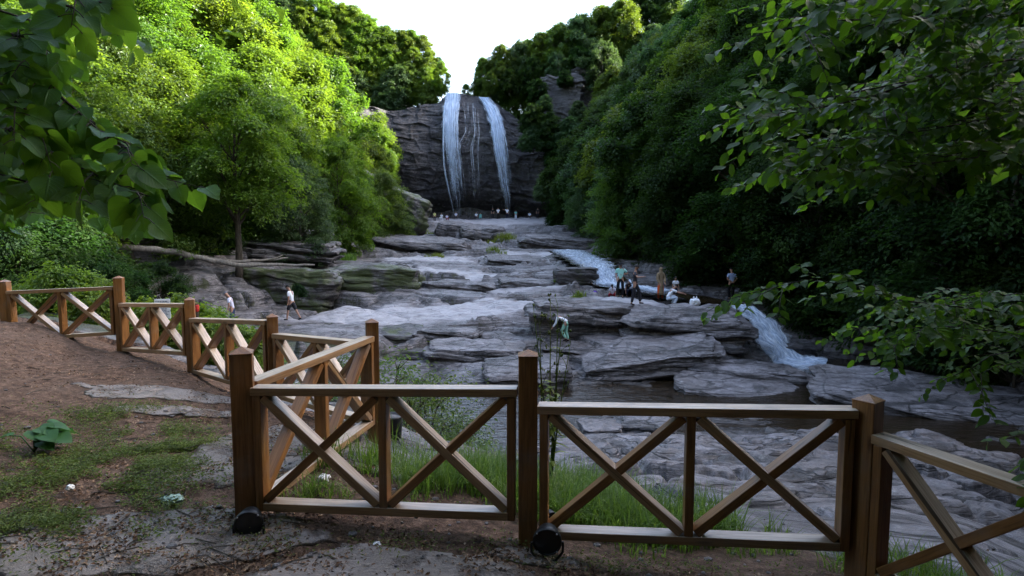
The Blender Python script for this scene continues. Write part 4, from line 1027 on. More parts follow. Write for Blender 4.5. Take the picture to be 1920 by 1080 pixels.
def rock(px0, px1, pyt, pyb, Y, depth, label, seed, rz=0, tilt=(0, 0), mat='rock', sub=6, name='boulder', hx=1.0, lay=7, group=None, amp=.15, strat=.12, fine=1.0):
    """boulder whose front fills the pixel box at distance Y"""
    Ym = Y + depth * .4; a = at(px0, pyt, Y + depth * .8); a.x = at(px0, pyt, Ym).x; b = at(px1, pyb, Y); b.x = at(px1, pyb, Ym).x; wx = (b.x - a.x); b.z = min(b.z, a.z - .22); h = (a.z - b.z) * hx
    mb = rock_mesh((wx, depth, max(h, .2)), seed, sub, tilt=.1, layers=lay, amp=amp, strat=strat, fine=fine, e=.5 if name == 'crag' else .66)
    o = mb.build(name, M[mat], None, True); o.location = ((a.x + b.x) / 2, Y + depth * .42, (a.z + b.z) / 2 - (h - (a.z - b.z)) / 2)
    o.rotation_euler = (tilt[0], tilt[1], rz); o.location.z -= (.10 * h if 'slab' in label and Y < 80 else 0); tag(o, label, 'rock' if 'slab' in label else 'boulder', group); return o
rock(1058, 1350, 640, 732, 23.2, 3.0, 'sloping block of ribbed grey rock beside the pool, right of the tall weed', 3, .12, (.16, -.14), hx=1.05, lay=9)
rock(1168, 1388, 574, 672, 25.6, 3.0, 'rounded banded boulder with the white bag on top', 5, 0, (.10, .02), lay=6)
rock(1262, 1508, 705, 768, 20.8, 2.4, 'flat pale grey slab lying at the edge of the dark pool', 7, -.1, (.12, .10), lay=5)
rock(1300, 1515, 672, 730, 22.8, 1.8, 'long grey slab just behind the pale one, below the foaming cascade', 9, -.1, (.1, .07), lay=4)
rock(1520, 2150, 722, 806, 17.8, 3.8, 'very long dark slab reaching out of frame right of the cascade pool', 11, -.32, (.14, .10), mat='rock', lay=5, strat=.05)
rock(1560, 1680, 768, 800, 18.4, 1.2, 'low grey slab awash in the pool left of the tall shaded corner post', 13, -.1, (.1, .05), lay=4)
rock(985, 1180, 560, 640, 26.6, 2.6, 'dark fronted block topped by a flat pale terrace, behind the bending woman', 15, .1, (.05, .04), lay=5)
rock(650, 800, 352, 455, 70, 8, 'mossy dark outcrop with tilted beds at the left edge, below the falls', 17, .3, (.1, .42), mat='rock_moss', lay=9)
rock(505, 615, 428, 462, 45, 3, 'long layered ledge slab under the spreading tree on the left', 19, .05, (.05, .06), lay=4)
rock(455, 640, 448, 486, 40, 4, 'low brown ledge slab behind the slender tree trunk', 21, .05, (.05, .03), lay=5, mat='rock')
rock(700, 880, 442, 490, 57, 6, 'broad grey slab in the middle of the rock floor', 23, .03, (.08, .05), lay=5)
rock(865, 945, 425, 462, 70, 5, 'rounded smooth hump of rock in the middle distance, before the falls', 25, .1, (.1, 0), lay=3)
rock(820, 900, 418, 450, 76, 5, 'smooth dark hump of rock left of the rounded one before the falls', 27, .1, (.1, .1), lay=3)
rock(1195, 1330, 575, 615, 27.2, 2.0, 'grey ledge slab beside the striding man in dark clothes', 29, .05, (.06, .03), lay=4)
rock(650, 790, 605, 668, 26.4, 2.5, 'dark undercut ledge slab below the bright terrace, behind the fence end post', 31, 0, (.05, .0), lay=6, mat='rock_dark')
rock(800, 1000, 630, 700, 24.2, 2.4, 'layered ledge slab above the green shrubs', 33, .05, (.08, .03), lay=6)
rock(905, 1065, 670, 745, 21.8, 2.2, 'low wedge of grey rock behind the tall weed', 35, .1, (.15, -.05), lay=5)
rock(780, 900, 610, 640, 26.3, 1.5, 'thin bench slab in the ledges right of the fence end post', 37, .0, (.03, .02), lay=4)
rock(1085, 1160, 785, 830, 14.5, .9, 'rounded pale stone at the near edge of the pool, left one', 39, .2, (.1, 0), lay=4, sub=5)
rock(1160, 1265, 778, 822, 15.2, 1.1, 'rounded pale stone at the near edge of the pool, right one', 41, -.2, (.1, 0), lay=4, sub=5)
rock(1450, 1530, 640, 672, 27.0, 1.0, 'dark wet stone parting the foaming cascade', 43, .1, (.1, 0), mat='rock_wet', lay=4, sub=5)
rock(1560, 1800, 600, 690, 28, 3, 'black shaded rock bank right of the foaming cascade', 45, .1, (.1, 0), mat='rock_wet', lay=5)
rock(1040, 1120, 500, 535, 36.4, 2.2, 'dark grass topped step left of the upper cascade', 49, .05, (.0, 0), mat='rock_dark', lay=4, sub=5)
# crags in the wood
rock(1008, 1095, 150, 240, 105, 5, 'weathered grey crag of thin beds in the right hand wood, larger left half', 51, -.3, (0, .12), lay=24, name='crag', mat='rock_crag', amp=.10, strat=.09, fine=3.5)
rock(1060, 1150, 142, 215, 106, 5, 'weathered grey crag of thin beds in the right hand wood, right half under trees', 52, .2, (0, .2), lay=22, name='crag', mat='rock_crag', amp=.10, strat=.09, fine=3.5)
rock(1302, 1372, -40, 95, 84, 7, 'tall grey crag at the top edge of the picture above the shaded wood', 53, -.2, (0, .3), lay=18, name='crag', mat='rock_crag', amp=.10, strat=.09, fine=3.5)
rock(425, 640, 500, 600, 33.6, 3.6, 'high dark mossy ledge wall behind the striding person, left half', 57, -.06, (-.06, .02), lay=7, mat='rock_moss', strat=.05, name='ledge')
rock(600, 800, 500, 592, 35.2, 3.6, 'high dark mossy ledge wall behind the striding person, right half', 58, .05, (-.05, .0), lay=7, mat='rock_moss', strat=.05, name='ledge')
rock(790, 925, 522, 572, 36.4, 2.4, 'stepped grey ledge slab right of the dark ledge wall', 59, .05, (.03, .02), lay=6)
rock(930, 1060, 520, 556, 36.6, 2.4, 'pale ledge slab in the middle, left of the purple backpack', 60, -.05, (.05, .05), lay=5)
rock(1060, 1135, 548, 580, 32.6, 1.6, 'small pale slab under the purple backpack', 61, .1, (.06, .03), lay=4)
rock(740, 905, 500, 535, 42, 3, 'long thin ledge slab across the middle of the rock floor', 62, .03, (.05, .02), lay=5)
rock(900, 1060, 478, 515, 48, 4, 'broad tilted grey slab left of the upper cascade', 63, .05, (.07, .06), lay=5)
rock(980, 1130, 440, 480, 62, 5, 'long pale tilted slab at the right side of the far rock floor', 64, .06, (.08, .06), lay=5)
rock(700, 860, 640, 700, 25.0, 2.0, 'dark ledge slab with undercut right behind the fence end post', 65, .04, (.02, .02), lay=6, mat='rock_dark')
rock(1010, 1130, 640, 690, 24.8, 1.8, 'stack of thin grey beds under the bending person', 66, .06, (.04, .0), lay=6)
rock(560, 700, 610, 650, 27.4, 1.6, 'low ledge slab below the bright terrace, behind the zigzag rails', 67, .02, (.02, .02), lay=5)

# fallen log and its fork
e = empty('fallen_log', tuple(at(380, 480, 31.5)), label='grey fallen tree trunk lying across the left ledges, its forked end on the rock', cat='log')
def logtube(name, px, rads, n=10):
    pts = [at(*q) - e.location for q in px]; mb = MB(); P_ = []; R_ = []
    for i in range(len(pts) - 1):
        for k in range(4):
            t = k / 4; P_.append(pts[i].lerp(pts[i + 1], t) + Vector((0, 0, .03 * math.sin(i * 4 + k * 1.9)))); R_.append((rads[i] * (1 - t) + rads[i + 1] * t) * (1 + .08 * math.sin(i * 3 + k * 2.3)))
    P_.append(pts[-1]); R_.append(rads[-1]); mb.tube(P_, R_, n); return mb.build(name, M['bark_pale'], e, True)
logtube('stem', [(180, 457, 29.5), (250, 464, 30), (330, 473, 31), (400, 489, 32), (450, 497, 32.6), (520, 497, 33.5), (590, 497, 34)], [.17, .16, .15, .14, .12, .09, .05])
logtube('fork', [(385, 486, 32), (450, 490, 33.2), (500, 488, 34), (540, 484, 34.6)], [.10, .09, .07, .04])
logtube('branch_stub', [(505, 488, 34), (530, 478, 34.4)], [.05, .02])

# ------------------------------------------------------------------ grass and herbs
def blades(spots, mat, name, label, h=(.15, .4), w=.006, per=60, rad=.12, seed=1, bend=.5, wide=1.0, kind='stuff', cat='grass', obj=None):
    r = np.random.default_rng(seed); V = []; F = []
    for x, y, z, s in spots:
        n = int(per * s); a = r.uniform(0, 6.28, n); q = np.sqrt(r.random(n)) * rad * s
        bx = x + np.cos(a) * q; by = y + np.sin(a) * q; bz = (gzv(bx, by) if z is None else np.full(n, z)) - .02
        H = r.uniform(h[0], h[1], n) * s; th = r.uniform(0, 6.28, n); bd = r.uniform(.15, 1, n) * bend
        dx = np.cos(th); dy = np.sin(th); sx = -dy; sy = dx; ww = w * r.uniform(.6, 1.4, n)
        rows = []
        for t, wk in ((0, 1), (.35, .95), (.7, .65), (1, .08)):
            off = H * bd * t ** 1.8; zz_ = bz + H * (t - .35 * bd * t ** 2.2)
            for sg in (-1, 1): rows.append(np.stack([bx + dx * off + sx * ww * wk * sg, by + dy * off + sy * ww * wk * sg, zz_], -1))
        A = np.stack(rows, 1); b = sum(len(k) for k in V)
        V.append(A.reshape(-1, 3)); base = (np.arange(n) * 8)[:, None] + b
        for k in range(3): F.append(base + np.array([[2 * k, 2 * k + 1, 2 * k + 3, 2 * k + 2]]))
    me = np_mesh(name, np.concatenate(V), np.concatenate(F), True); o = link(name, me, mat)
    return tag(o, label, cat, None, kind)
r9 = random.Random(9); spots = []
def along(px, py, Y, n, sx, sy, s0, s1):
    p = at(px, py, Y)
    for k in range(n):
        x = p.x + r9.gauss(0, sx); y = p.y + r9.gauss(0, sy); spots.append((x, y, None, r9.uniform(s0, s1)))
along(870, 965, 4.1, 60, .42, .18, .6, 1.15); along(1100, 985, 3.9, 80, .3, .2, .7, 1.25); along(1250, 990, 3.9, 60, .25, .18, .6, 1.15); along(930, 900, 4.6, 40, .35, .25, .6, 1.1); along(740, 950, 4.2, 20, .25, .15, .4, .7)
along(1080, 900, 4.8, 45, .22, .25, .7, 1.2); along(580, 985, 3.55, 10, .15, .06, .35, .6); along(1430, 1010, 3.5, 8, .2, .1, .3, .5); along(1720, 1040, 3.4, 30, .3, .2, .4, .8); along(1110, 770, 15.5, 10, .6, .3, .8, 1.2)
blades(spots, M['grass'], 'grass', 'long fresh grass growing right behind the crossed panels', (.10, .38), .0034, 44, .14, 2, 1.0)
# low herbs on the soil to the left
def herbs(patches, name, label, mat, n, size, seed, hmax=.07):
    r = np.random.default_rng(seed); X = []; 
    for px, py, Y, sx, sy, k in patches:
        p = at(px, py, Y); m = int(n * k)
        u = np.stack([p.x + r.normal(size=m) * sx, p.y + r.normal(size=m) * sy], -1); X.append(u)
    X = np.concatenate(X); keep = (fbm(X[:, 0] * 2.6, X[:, 1] * 2.6, seed, 4) + .55 * r.random(len(X))) > .22
    X = X[keep]; z = gzv(X[:, 0], X[:, 1]); N = len(X)
    p = np.stack([X[:, 0], X[:, 1], z + r.random(N) ** 1.6 * hmax], -1)
    th = r.uniform(0, 6.28, N); d = np.stack([np.cos(th), np.sin(th), r.uniform(-.2, .7, N)], -1)
    V, F = leaf_quads(p, np.array([0, 0, 1]) + r.normal(size=(N, 3)) * .4, d, size * r.uniform(.6, 1.5, N), size * .55 * r.uniform(.6, 1.3, N))
    o = link(name, np_mesh(name, V, F, False), mat); tag(o, label, None, None, 'stuff'); o['category'] = 'weeds' if 'weed' in label else 'leaves'; return o
herbs([(60, 900, 3.4, .55, .35, 1.3), (170, 880, 3.6, .5, .3, 1.2), (280, 850, 3.9, .18, .22, .7), (310, 815, 4.2, .16, .16, .6), (210, 780, 4.9, .3, .16, .5), (120, 830, 4.1, .5, .25, .8), (40, 960, 3.0, .3, .2, .7), (300, 790, 4.6, .25, .1, .3), (130, 960, 3.05, .12, .06, .12)],
      'ground_cover', 'low creeping weeds spread over the soil on the left', M['herb'], 8000, .019, 3, .06)
herbs([(560, 960, 3.6, .4, .12, .25), (800, 1010, 3.0, .7, .1, .3), (1250, 1045, 3.1, .6, .1, .25)], 'ground_cover', 'sparse small weeds along the foot of the near fence', M['herb'], 5000, .017, 4, .05)
herbs([(300, 660, 7.2, 2.4, .9, 1.0), (150, 700, 5.8, 2.2, .9, .9), (430, 760, 4.9, .6, .6, .6), (400, 880, 3.7, .3, .5, .6), (300, 960, 3.2, .8, .3, .6), (560, 900, 4.0, .5, .4, .7), (700, 1030, 2.9, .9, .15, .8), (250, 860, 3.9, .9, .5, .5), (1150, 1050, 2.9, .9, .12, .5), (500, 640, 6.5, .7, .3, .4), (120, 1060, 2.6, .4, .15, .4)],
      'leaf_litter', 'dry brown leaf litter scattered on the trodden soil', M['litter'], 4200, .022, 5, .012)
# twigs and pebbles
tq = MB(); r8 = random.Random(8)
for k in range(170):
    px = r8.uniform(0, 620); py = r8.uniform(690, 1075); Y = 1.0 * 1.5 / ((py - 440) / 1150.0)
    p = at(px, py, Y); z = gz(p.x, p.y) + .004; a = r8.uniform(0, 3.14); L = r8.uniform(.03, .12)
    tq.tube([(p.x - math.cos(a) * L, p.y - math.sin(a) * L, z), (p.x + r8.uniform(-.01, .01), p.y, z + .004), (p.x + math.cos(a) * L, p.y + math.sin(a) * L, gz(p.x + math.cos(a) * L, p.y + math.sin(a) * L) + .004)], r8.uniform(.0015, .004), 4)
tag(tq.build('twigs', M['bark']), 'thin dry twigs littering the trodden soil', 'twigs', None, 'stuff')
pb = MB()
for k in range(420):
    px = r8.uniform(0, 1500); py = r8.uniform(690, 1078); Y = 1.5 / ((py - 440) / 1150.0)
    p = at(px, py, Y); s = r8.uniform(.004, .016) * (1.6 if r8.random() < .1 else 1)
    bm = bmesh.new(); bmesh.ops.create_icosphere(bm, subdivisions=1, radius=s, matrix=Matrix.Translation((p.x, p.y, gz(p.x, p.y) + s * .2)) @ Matrix.Diagonal((r8.uniform(.8, 1.5), r8.uniform(.8, 1.3), .6, 1))); pb.bm(bm)
tag(pb.build('pebbles', M['rock'], None, True), 'small grey pebbles strewn on the trodden soil', 'pebbles', None, 'stuff')

# big-leaved plant at the left edge
def big_leaf(mb, base, dirv, nrm, L, Wd, droop=.25):
    """broad heart-shaped leaf with a folded midrib"""
    d = Vector(dirv).normalized(); n = Vector(nrm); n = (n - d * n.dot(d)).normalized(); s = n.cross(d); b0 = len(mb.v)
    T = [(-.10, .0), (0, .62), (.18, .96), (.4, 1.0), (.62, .8), (.82, .45), (1.0, .03)]
    for t, wk in T:
        for q in (-1, -.5, 0, .5, 1):
            lobe = -.06 * abs(q) if t == 0 else 0
            p = Vector(base) + d * L * (t + lobe + (.13 if t < 0 and q == 0 else 0)) + s * (Wd * .5 * wk * q if t >= 0 else Wd * .30 * q) + n * (abs(q) * wk * Wd * .10 - droop * L * max(t, 0) ** 2 + .02 * L * math.sin(t * 9 + q * 3))
            mb.v.append(tuple(p))
    for i in range(len(T) - 1):
        for k in range(4): a = b0 + i * 5 + k; mb.f.append((a, a + 1, a + 6, a + 5))
p = at(60, 790, 4.0); e = empty('broad_leaved_plant', (p.x, p.y, gz(p.x, p.y)), label='low plant with big heart shaped green leaves at the left edge of the soil', cat='plant')
M['bigleaf'] = mk_leaf('plant_leaves', (.035, .11, .03), (.08, .2, .03), .35, .5, .3, 3.0, .03, .3, (.06, .13, .03))
sm = MB()
for k in range(15):
    a = r8.uniform(0, 6.28); q = r8.uniform(.05, .2); h = r8.uniform(.07, .17)
    tip = Vector((math.cos(a) * q, math.sin(a) * q * .7, h)); sm.tube([(0, 0, 0), tip * .5 + Vector((0, 0, .05)), tip], .004, 5)
    lm = MB(); big_leaf(lm, tip, (math.cos(a), math.sin(a), -.15), (r8.uniform(-.3, .3), r8.uniform(-.3, .3) - .15, 1), r8.uniform(.10, .16), r8.uniform(.10, .15)); lm.build('leaf', M['bigleaf'], e, True)
sm.build('stem', M['bigleaf'], e, True)

# tall flowering weed behind the middle post
p = at(1030, 800, 4.3); e = empty('tall_weed', (p.x, p.y, gz(p.x, p.y)), label='tall thin weed with branching seed heads rising behind the middle post', cat='weed'); z0 = e.location.z
for k, (tx, ty) in enumerate([(1032, 562), (1012, 600), (1000, 575), (1056, 590), (1046, 572), (1070, 640)]):
    t = at(tx, ty, 4.3 + r8.uniform(-.1, .1)) - e.location; b = Vector((r8.uniform(-.02, .02), r8.uniform(-.02, .02), 0)); mid = b.lerp(t, .5) + Vector((r8.uniform(-.02, .02), 0, .02))
    s_ = MB(); s_.tube([b, b.lerp(mid, .6), mid, mid.lerp(t, .5), t], [.008, .007, .006, .004, .002], 6)
    for q in range(7):
        u = r8.uniform(.55, 1.0); c = b.lerp(t, u); w_ = c + Vector((r8.uniform(-.07, .07), r8.uniform(-.05, .05), r8.uniform(.03, .09)))
        s_.tube([c, c.lerp(w_, .5) + Vector((0, 0, .01)), w_], [.0022, .0018, .001], 4)
        for j in range(3):
            bm = bmesh.new(); bmesh.ops.create_icosphere(bm, subdivisions=1, radius=r8.uniform(.004, .008), matrix=Matrix.Translation(w_ + Vector((r8.uniform(-.012, .012), r8.uniform(-.01, .01), r8.uniform(-.01, .014)))) @ Matrix.Diagonal((1, 1, 1.5, 1))); s_.bm(bm)
    s_.build('stem', M['herb'], e, True)
lm = MB()
for k in range(110):
    u = r8.random(); h = r8.uniform(.0, .75) if k < 40 else r8.gauss(.62, .16); a = r8.uniform(0, 6.28); b = Vector((r8.uniform(-.05, .05), r8.uniform(-.05, .05), h))
    big_leaf(lm, b, (math.cos(a), math.sin(a), r8.uniform(-.2, .5)), (0, 0, 1), (.16 if h < .3 else .10) * r8.uniform(.6, 1.2), (.05 if h < .3 else .028), .4)
lm.build('leaves', M['grass'], e, True)

# shrubs behind the left fence and on the bank
SG = 'leafy green shrubs behind the left fence'
for i, (px, py, Y, k, s, lab) in enumerate([(120, 620, 10.5, 'b2', .5, 'light green shrub seen through the leftmost crossed panel'), (60, 600, 11.5, 'b1', .4, 'darker shrub at the far left end of the fence'), (185, 625, 10, 'b2', .45, 'low bright shrub against the second post from the left'), (290, 630, 9.6, 'b2', .5, 'yellow green shrub at the foot of the notice board'),
        (330, 630, 11, 'b2', .55, 'leafy shrub right of the notice board'), (380, 640, 12, 'b2', .6, 'leafy shrub in front of the man in the grey cap'), (450, 668, 10.5, 'b2', .55, 'yellow green shrub below the man in the grey cap'), (250, 610, 13, 'b1', .4, 'dark shrub behind the notice board'), (420, 680, 8.8, 'b2', .5, 'small bright shrub under the third rail')]):
    p = at(px, py, Y); plant(k, 'shrub', p.x, Y, s, lab, 'shrub', SG, dz=-.1)
for px, py, Y, k, s, lab in [(735, 690, 9.5, 'b4', .85, 'fine leaved green shrub behind the end post of the short rail'), (800, 740, 9, 'b4', .75, 'spreading shrub above the tub and the pale rock'), (770, 790, 8, 'b4', .5, 'low shrub on the bank behind the first long panel'), (690, 720, 10.5, 'b4', .5, 'dark shrub right of the end post'), (860, 745, 10, 'b4', .5, 'small shrub at the brink above the stream'), (640, 745, 8.5, 'b4', .55, 'shrub seen between the short braces')]:
    p = at(px, py, Y); plant(k, 'shrub', p.x, Y, s, lab, 'shrub', 'shrubs on the bank behind the fence', dz=-.12, leaf='leaf')
for px, py, Y, k, s, lab in [(90, 510, 20, 'b3', .95, 'dense dark bush with small leaves at the left edge above the fence'), (40, 470, 19, 'b3', 1.05, 'big shaded bush in the far left corner above the fence'), (150, 520, 21, 'b3', .7, 'bush with drooping sprays before the root end of the log'), (30, 540, 16, 'b1', .9, 'dark leafy bush right behind the leftmost post'), (215, 560, 18, 'b1', .6, 'shaded bush left of the fallen log'), (300, 545, 24, 'b3', .45, 'low bush under the fallen log'),
        (400, 455, 36, 'b1', .8, 'small leafy bush left of the slender trunk'), (330, 445, 36, 'b3', .9, 'dark bush at the wood edge left of the slender tree'), (560, 545, 30.8, 'b2', .35, 'tiny fern-like shrub growing on the dark ledge face')]:
    p = at(px, py, Y); plant(k, 'shrub', p.x, Y, s, lab, 'shrub', 'shaded bushes on the left bank', z=p.z - .9 * s, dz=0, leaf='leaf_dark')
# tufts on the rock floor
for px, py, Y, s, lab in [(938, 440, 68, 2.2, 'dark green tuft in the hollow of the smooth rock hump'), (640, 446, 46, 1.9, 'bright green tuft patch on the left ledges'), (1082, 500, 37, .9, 'bright green grass tuft beside the upper cascade'), (1050, 503, 37.5, .8, 'darker grass tuft left of the one by the upper cascade'), (1085, 560, 31.5, .9, 'long grass clump on the terrace before the mint shirt'), (925, 478, 54, 1.2, 'yellow green tuft in a joint of the rock floor'), (820, 482, 52, 1.3, 'olive tuft on the middle ledge'), (1040, 450, 66, 1.1, 'thin green tuft on the far right of the rock floor'), (560, 505, 36, .7, 'hanging green tuft on top of the dark ledge'), (800, 432, 78, 1.4, 'yellowish tuft at the foot of the mossy outcrop'), (700, 436, 66, 1.2, 'bushy tuft beneath the mossy outcrop')]:
    p = at(px, py, Y); n_ = 9
    sp = [(p.x + r9.gauss(0, .3 * s), p.y + r9.gauss(0, .25 * s), None, s * r9.uniform(.6, 1.1)) for _ in range(n_)]
    blades(sp, M['grass'], 'grass_tuft', lab, (.2, .5), .014, 40, .28, int(px), .7, kind=None)
# ------------------------------------------------------------------ people
def cloth(name, c, var=.1): return plain(name, c, .8, .15, var, 30, .2)
SKIN = plain('skin', (.36, .20, .14), .55, .35, .06); HAIR = plain('dark_hair', (.012, .010, .009), .55, .3)
EYE_W = plain('eye', (.05, .04, .035), .2, .5, 0)
C = {k: cloth(k, v) for k, v in dict(white_shirt=(.74, .76, .82), lilac_shirt=(.60, .60, .74), mint_shirt=(.36, .72, .66), grey_shirt=(.045, .045, .055), blue_shirt=(.42, .52, .80), khaki_robe=(.24, .18, .115), orange_cloth=(.62, .10, .03),
    navy=(.012, .016, .035), charcoal=(.030, .030, .036), jeans=(.03, .05, .11), mint_trousers=(.30, .58, .46), black_cloth=(.010, .010, .012), red_cloth=(.22, .02, .03), yellow_shirt=(.62, .62, .22), teal_shirt=(.14, .42, .40), pale_blue=(.55, .62, .74), shoe=(.012, .012, .014), tan_shoe=(.30, .22, .16), grey_cap=(.20, .20, .23)).items()}
def skin_obj(name, verts, edges, radii, mat, parent, root=0, sub=2):
    me = bpy.data.meshes.new(name); me.from_pydata([tuple(v) for v in verts], edges, [])
    o = link(name, me, mat, parent)
    md = o.modifiers.new('Skin', 'SKIN'); md.use_smooth_shade = True; md.branch_smoothing = .3
    if not me.skin_vertices: me.skin_vertices.new()
    for i, r in enumerate(radii):
        s = me.skin_vertices[0].data[i]; s.radius = r if hasattr(r, '__len__') else (r, r); s.use_root = (i == root)
    sb = o.modifiers.new('Subdivision', 'SUBSURF'); sb.levels = sub; sb.render_levels = sub
    dg = bpy.context.evaluated_depsgraph_get(); m2 = bpy.data.meshes.new_from_object(o.evaluated_get(dg)); o.modifiers.clear(); o.data = m2
    if not m2.materials: m2.materials.append(mat)
    return o
def vn(*a): return Vector(a).normalized()
def stand(p, up=1.0, tol=.9):
    """drop a point onto the rock or soil below it"""
    bpy.context.view_layer.update(); dg = bpy.context.evaluated_depsgraph_get(); o = p + Vector((0, 0, up))
    for _ in range(8):
        ok, loc, nr, ix, ob, mx = SC.ray_cast(dg, o, Vector((0, 0, -1)), distance=4)
        if not ok: return p
        if ob.name.split('.')[0] in ('ground', 'boulder', 'ledge'): return loc if abs(loc.z - p.z) < tol else p
        o = loc - Vector((0, 0, .01))
    return p
def person(label, foot, Y, height, heading, shirt, pants, shoe='shoe', pitch=0, headpitch=0, arms=None, legs=None, sleeves=True, shorts=False, hair='short', cap=None, robe=None, pelvis_z=None, group=None, detail=True, drop=0.0, base=None, twist=0, barefoot=False, settle=True):
    """foot = photo pixel of the lower foot; heading 0 = facing away, 180 = towards the viewer, 90 = facing left"""
    p = at(foot[0], foot[1], Y) if base is None else Vector(base)
    if settle: p = stand(p)
    e = empty('person', tuple(p), R(heading), label=label, cat='person', group=group); k = height / 1.75; e.scale = (k, k, k)
    sp, cp = math.sin(pitch), math.cos(pitch); upv = Vector((0, sp, cp)); fw = Vector((0, cp, -sp))
    pel = Vector((0, 0, 0)); waist = pel + upv * .16; chest = pel + upv * .36; neckb = pel + upv * .51
    hp = pitch + headpitch; hup = Vector((0, math.sin(hp), math.cos(hp))); hfw = Vector((0, math.cos(hp), -math.sin(hp)))
    neck = neckb + hup * .07; hb = neckb + hup * .13 + hfw * .02; hm = neckb + hup * .20 + hfw * .025; ht = neckb + hup * .285 + hfw * .015
    arms = arms or [((.15, .02, -1), (.08, .18, -1))] * 2; legs = legs or [((.06, .05, -1), (0, -.05, -1))] * 2
    V = []; E = []; Rr = []
    def add(v, r, par=None):
        V.append(Vector(v)); Rr.append(r); i = len(V) - 1
        if par is not None: E.append((par, i))
        return i
    i0 = add(pel, (.135, .10)); i1 = add(waist, (.12, .09), i0); i2 = add(chest, (.145, .10), i1); i3 = add(neckb, (.075, .065), i2); i4 = add(neck, .052, i3); i5 = add(hb, (.062, .070), i4); i6 = add(hm, (.076, .092), i5); i7 = add(ht, (.055, .065), i6)
    add(hm + hfw * .105 - hup * .015, .012, i6)                                   # nose
    for s in (-1, 1): add(hm + Vector((s * .088, 0, 0)) - hup * .01, (.012, .02), i6)  # ears
    J = {}
    for s, q in ((-1, 0), (1, 1)):
        u, f = arms[q]; u = Vector((s * u[0], u[1], u[2])).normalized(); f = Vector((s * f[0], f[1], f[2])).normalized()
        sh = chest + upv * .085 + Vector((s * .18, 0, 0)); el = sh + u * .29; wr = el + f * .25
        a = add(sh, .058, i2); b = add(sh.lerp(el, .5), .047, a); c = add(el, .039, b); c2 = add(el.lerp(wr, .4), .037, c); d = add(wr, .025, c2)
        pm = wr + f * .055; g = add(pm, (.036, .018), d); side = f.cross(Vector((s * .3, .9, .2))).normalized()
        if detail:
            for t in range(4):
                L = (.055, .068, .063, .048)[t]; o_ = side * (t - 1.5) * .019; k1 = pm + f * .035 + o_; cur = (f + fw * .35).normalized()
                h1 = add(k1, .0095, g); h2 = add(k1 + cur * L * .55, .009, h1); add(k1 + (cur + fw * .3).normalized() * L, .007, h2)
            t1 = add(wr + f * .03 + side * -.04 + fw * .012, .011, d); add(wr + f * .075 + side * -.058 + fw * .02, .009, t1)
        J[s] = (sh, el, wr)
    minz = 9; feet = {}
    for s, q in ((-1, 0), (1, 1)):
        u, f = legs[q]; u = Vector((s * u[0], u[1], u[2])).normalized(); f = Vector((s * f[0], f[1], f[2])).normalized()
        hip = pel + Vector((s * .092, 0, -.03)); kn = hip + u * .43; an = kn + f * .42
        ft = Vector((s * .04, f.z * -1, 0)) if abs(f.z) > .5 else Vector((s * .04, .8, -.2)); tv = Vector((s * .12, 1, 0)).normalized(); tv = (tv - f * tv.dot(f) * .85).normalized()
        a = add(hip, .085, i0); a2 = add(hip.lerp(kn, .5), .072, a); b = add(kn, .055, a2); b2 = add(kn.lerp(an, .35), .054, b); c = add(an, .036, b2); heel = add(an + f * .05 - tv * .02, .036, c); add(an + f * .055 + tv * .14, (.038, .026), heel)
        feet[s] = (hip, kn, an, tv, f); minz = min(minz, (an + f * .09).z, (an + f * .08 + tv * .15).z)
    off = Vector((0, 0, -minz)) if pelvis_z is None else Vector((0, 0, pelvis_z))
    V = [v + off for v in V]
    body = skin_obj('body', V, E, Rr, SKIN, e, 0)
    def chain(name, pts, rads, mat, edges=None, root=0): return skin_obj(name, [p_ + off for p_ in pts], edges or [(i, i + 1) for i in range(len(pts) - 1)], rads, mat, e, root)
    # shirt: trunk and sleeves in one
    if shirt:
        P_ = [pel - upv * .04, waist, chest, neckb - upv * .005]; Q = [(.155, .118), (.142, .112), (.163, .118), (.092, .08)]; ed = [(0, 1), (1, 2), (2, 3)]
        for s in (-1, 1):
            sh, el, wr = J[s]; n = len(P_); P_ += [sh, sh.lerp(el, .5), sh.lerp(el, .68)]; Q += [.074, .068, .066]; ed += [(2, n), (n, n + 1), (n + 1, n + 2)]
            if sleeves == 'long': P_ += [el, wr]; Q += [.055, .04]; ed += [(n + 2, n + 3), (n + 3, n + 4)]
        chain('shirt', P_, Q, C[shirt], ed, 1)
    if pants:
        P_ = [pel + upv * .03, pel - upv * .06]; Q = [(.148, .112), (.150, .115)]; ed = [(0, 1)]
        for s in (-1, 1):
            hip, kn, an, tv, f = feet[s]; n = len(P_)
            P_ += [hip + Vector((0, 0, -.05)), hip.lerp(kn, .55), kn.lerp(an, -.02 if not shorts else .0)]; Q += [.102, .090, .078 if not shorts else .085]; ed += [(1, n), (n, n + 1), (n + 1, n + 2)]
            if not shorts: P_ += [kn.lerp(an, .45), an]; Q += [.072, .060]; ed += [(n + 2, n + 3), (n + 3, n + 4)]
        chain('trousers' if not shorts else 'shorts', P_, Q, C[pants], ed, 0)
    if not barefoot:
        for s in (-1, 1):
            hip, kn, an, tv, f = feet[s]; chain('shoe', [an + f * .045 - tv * .045, an + f * .055 + tv * .05, an + f * .062 + tv * .165], [(.046, .042), (.046, .038), (.042, .026)], C[shoe])
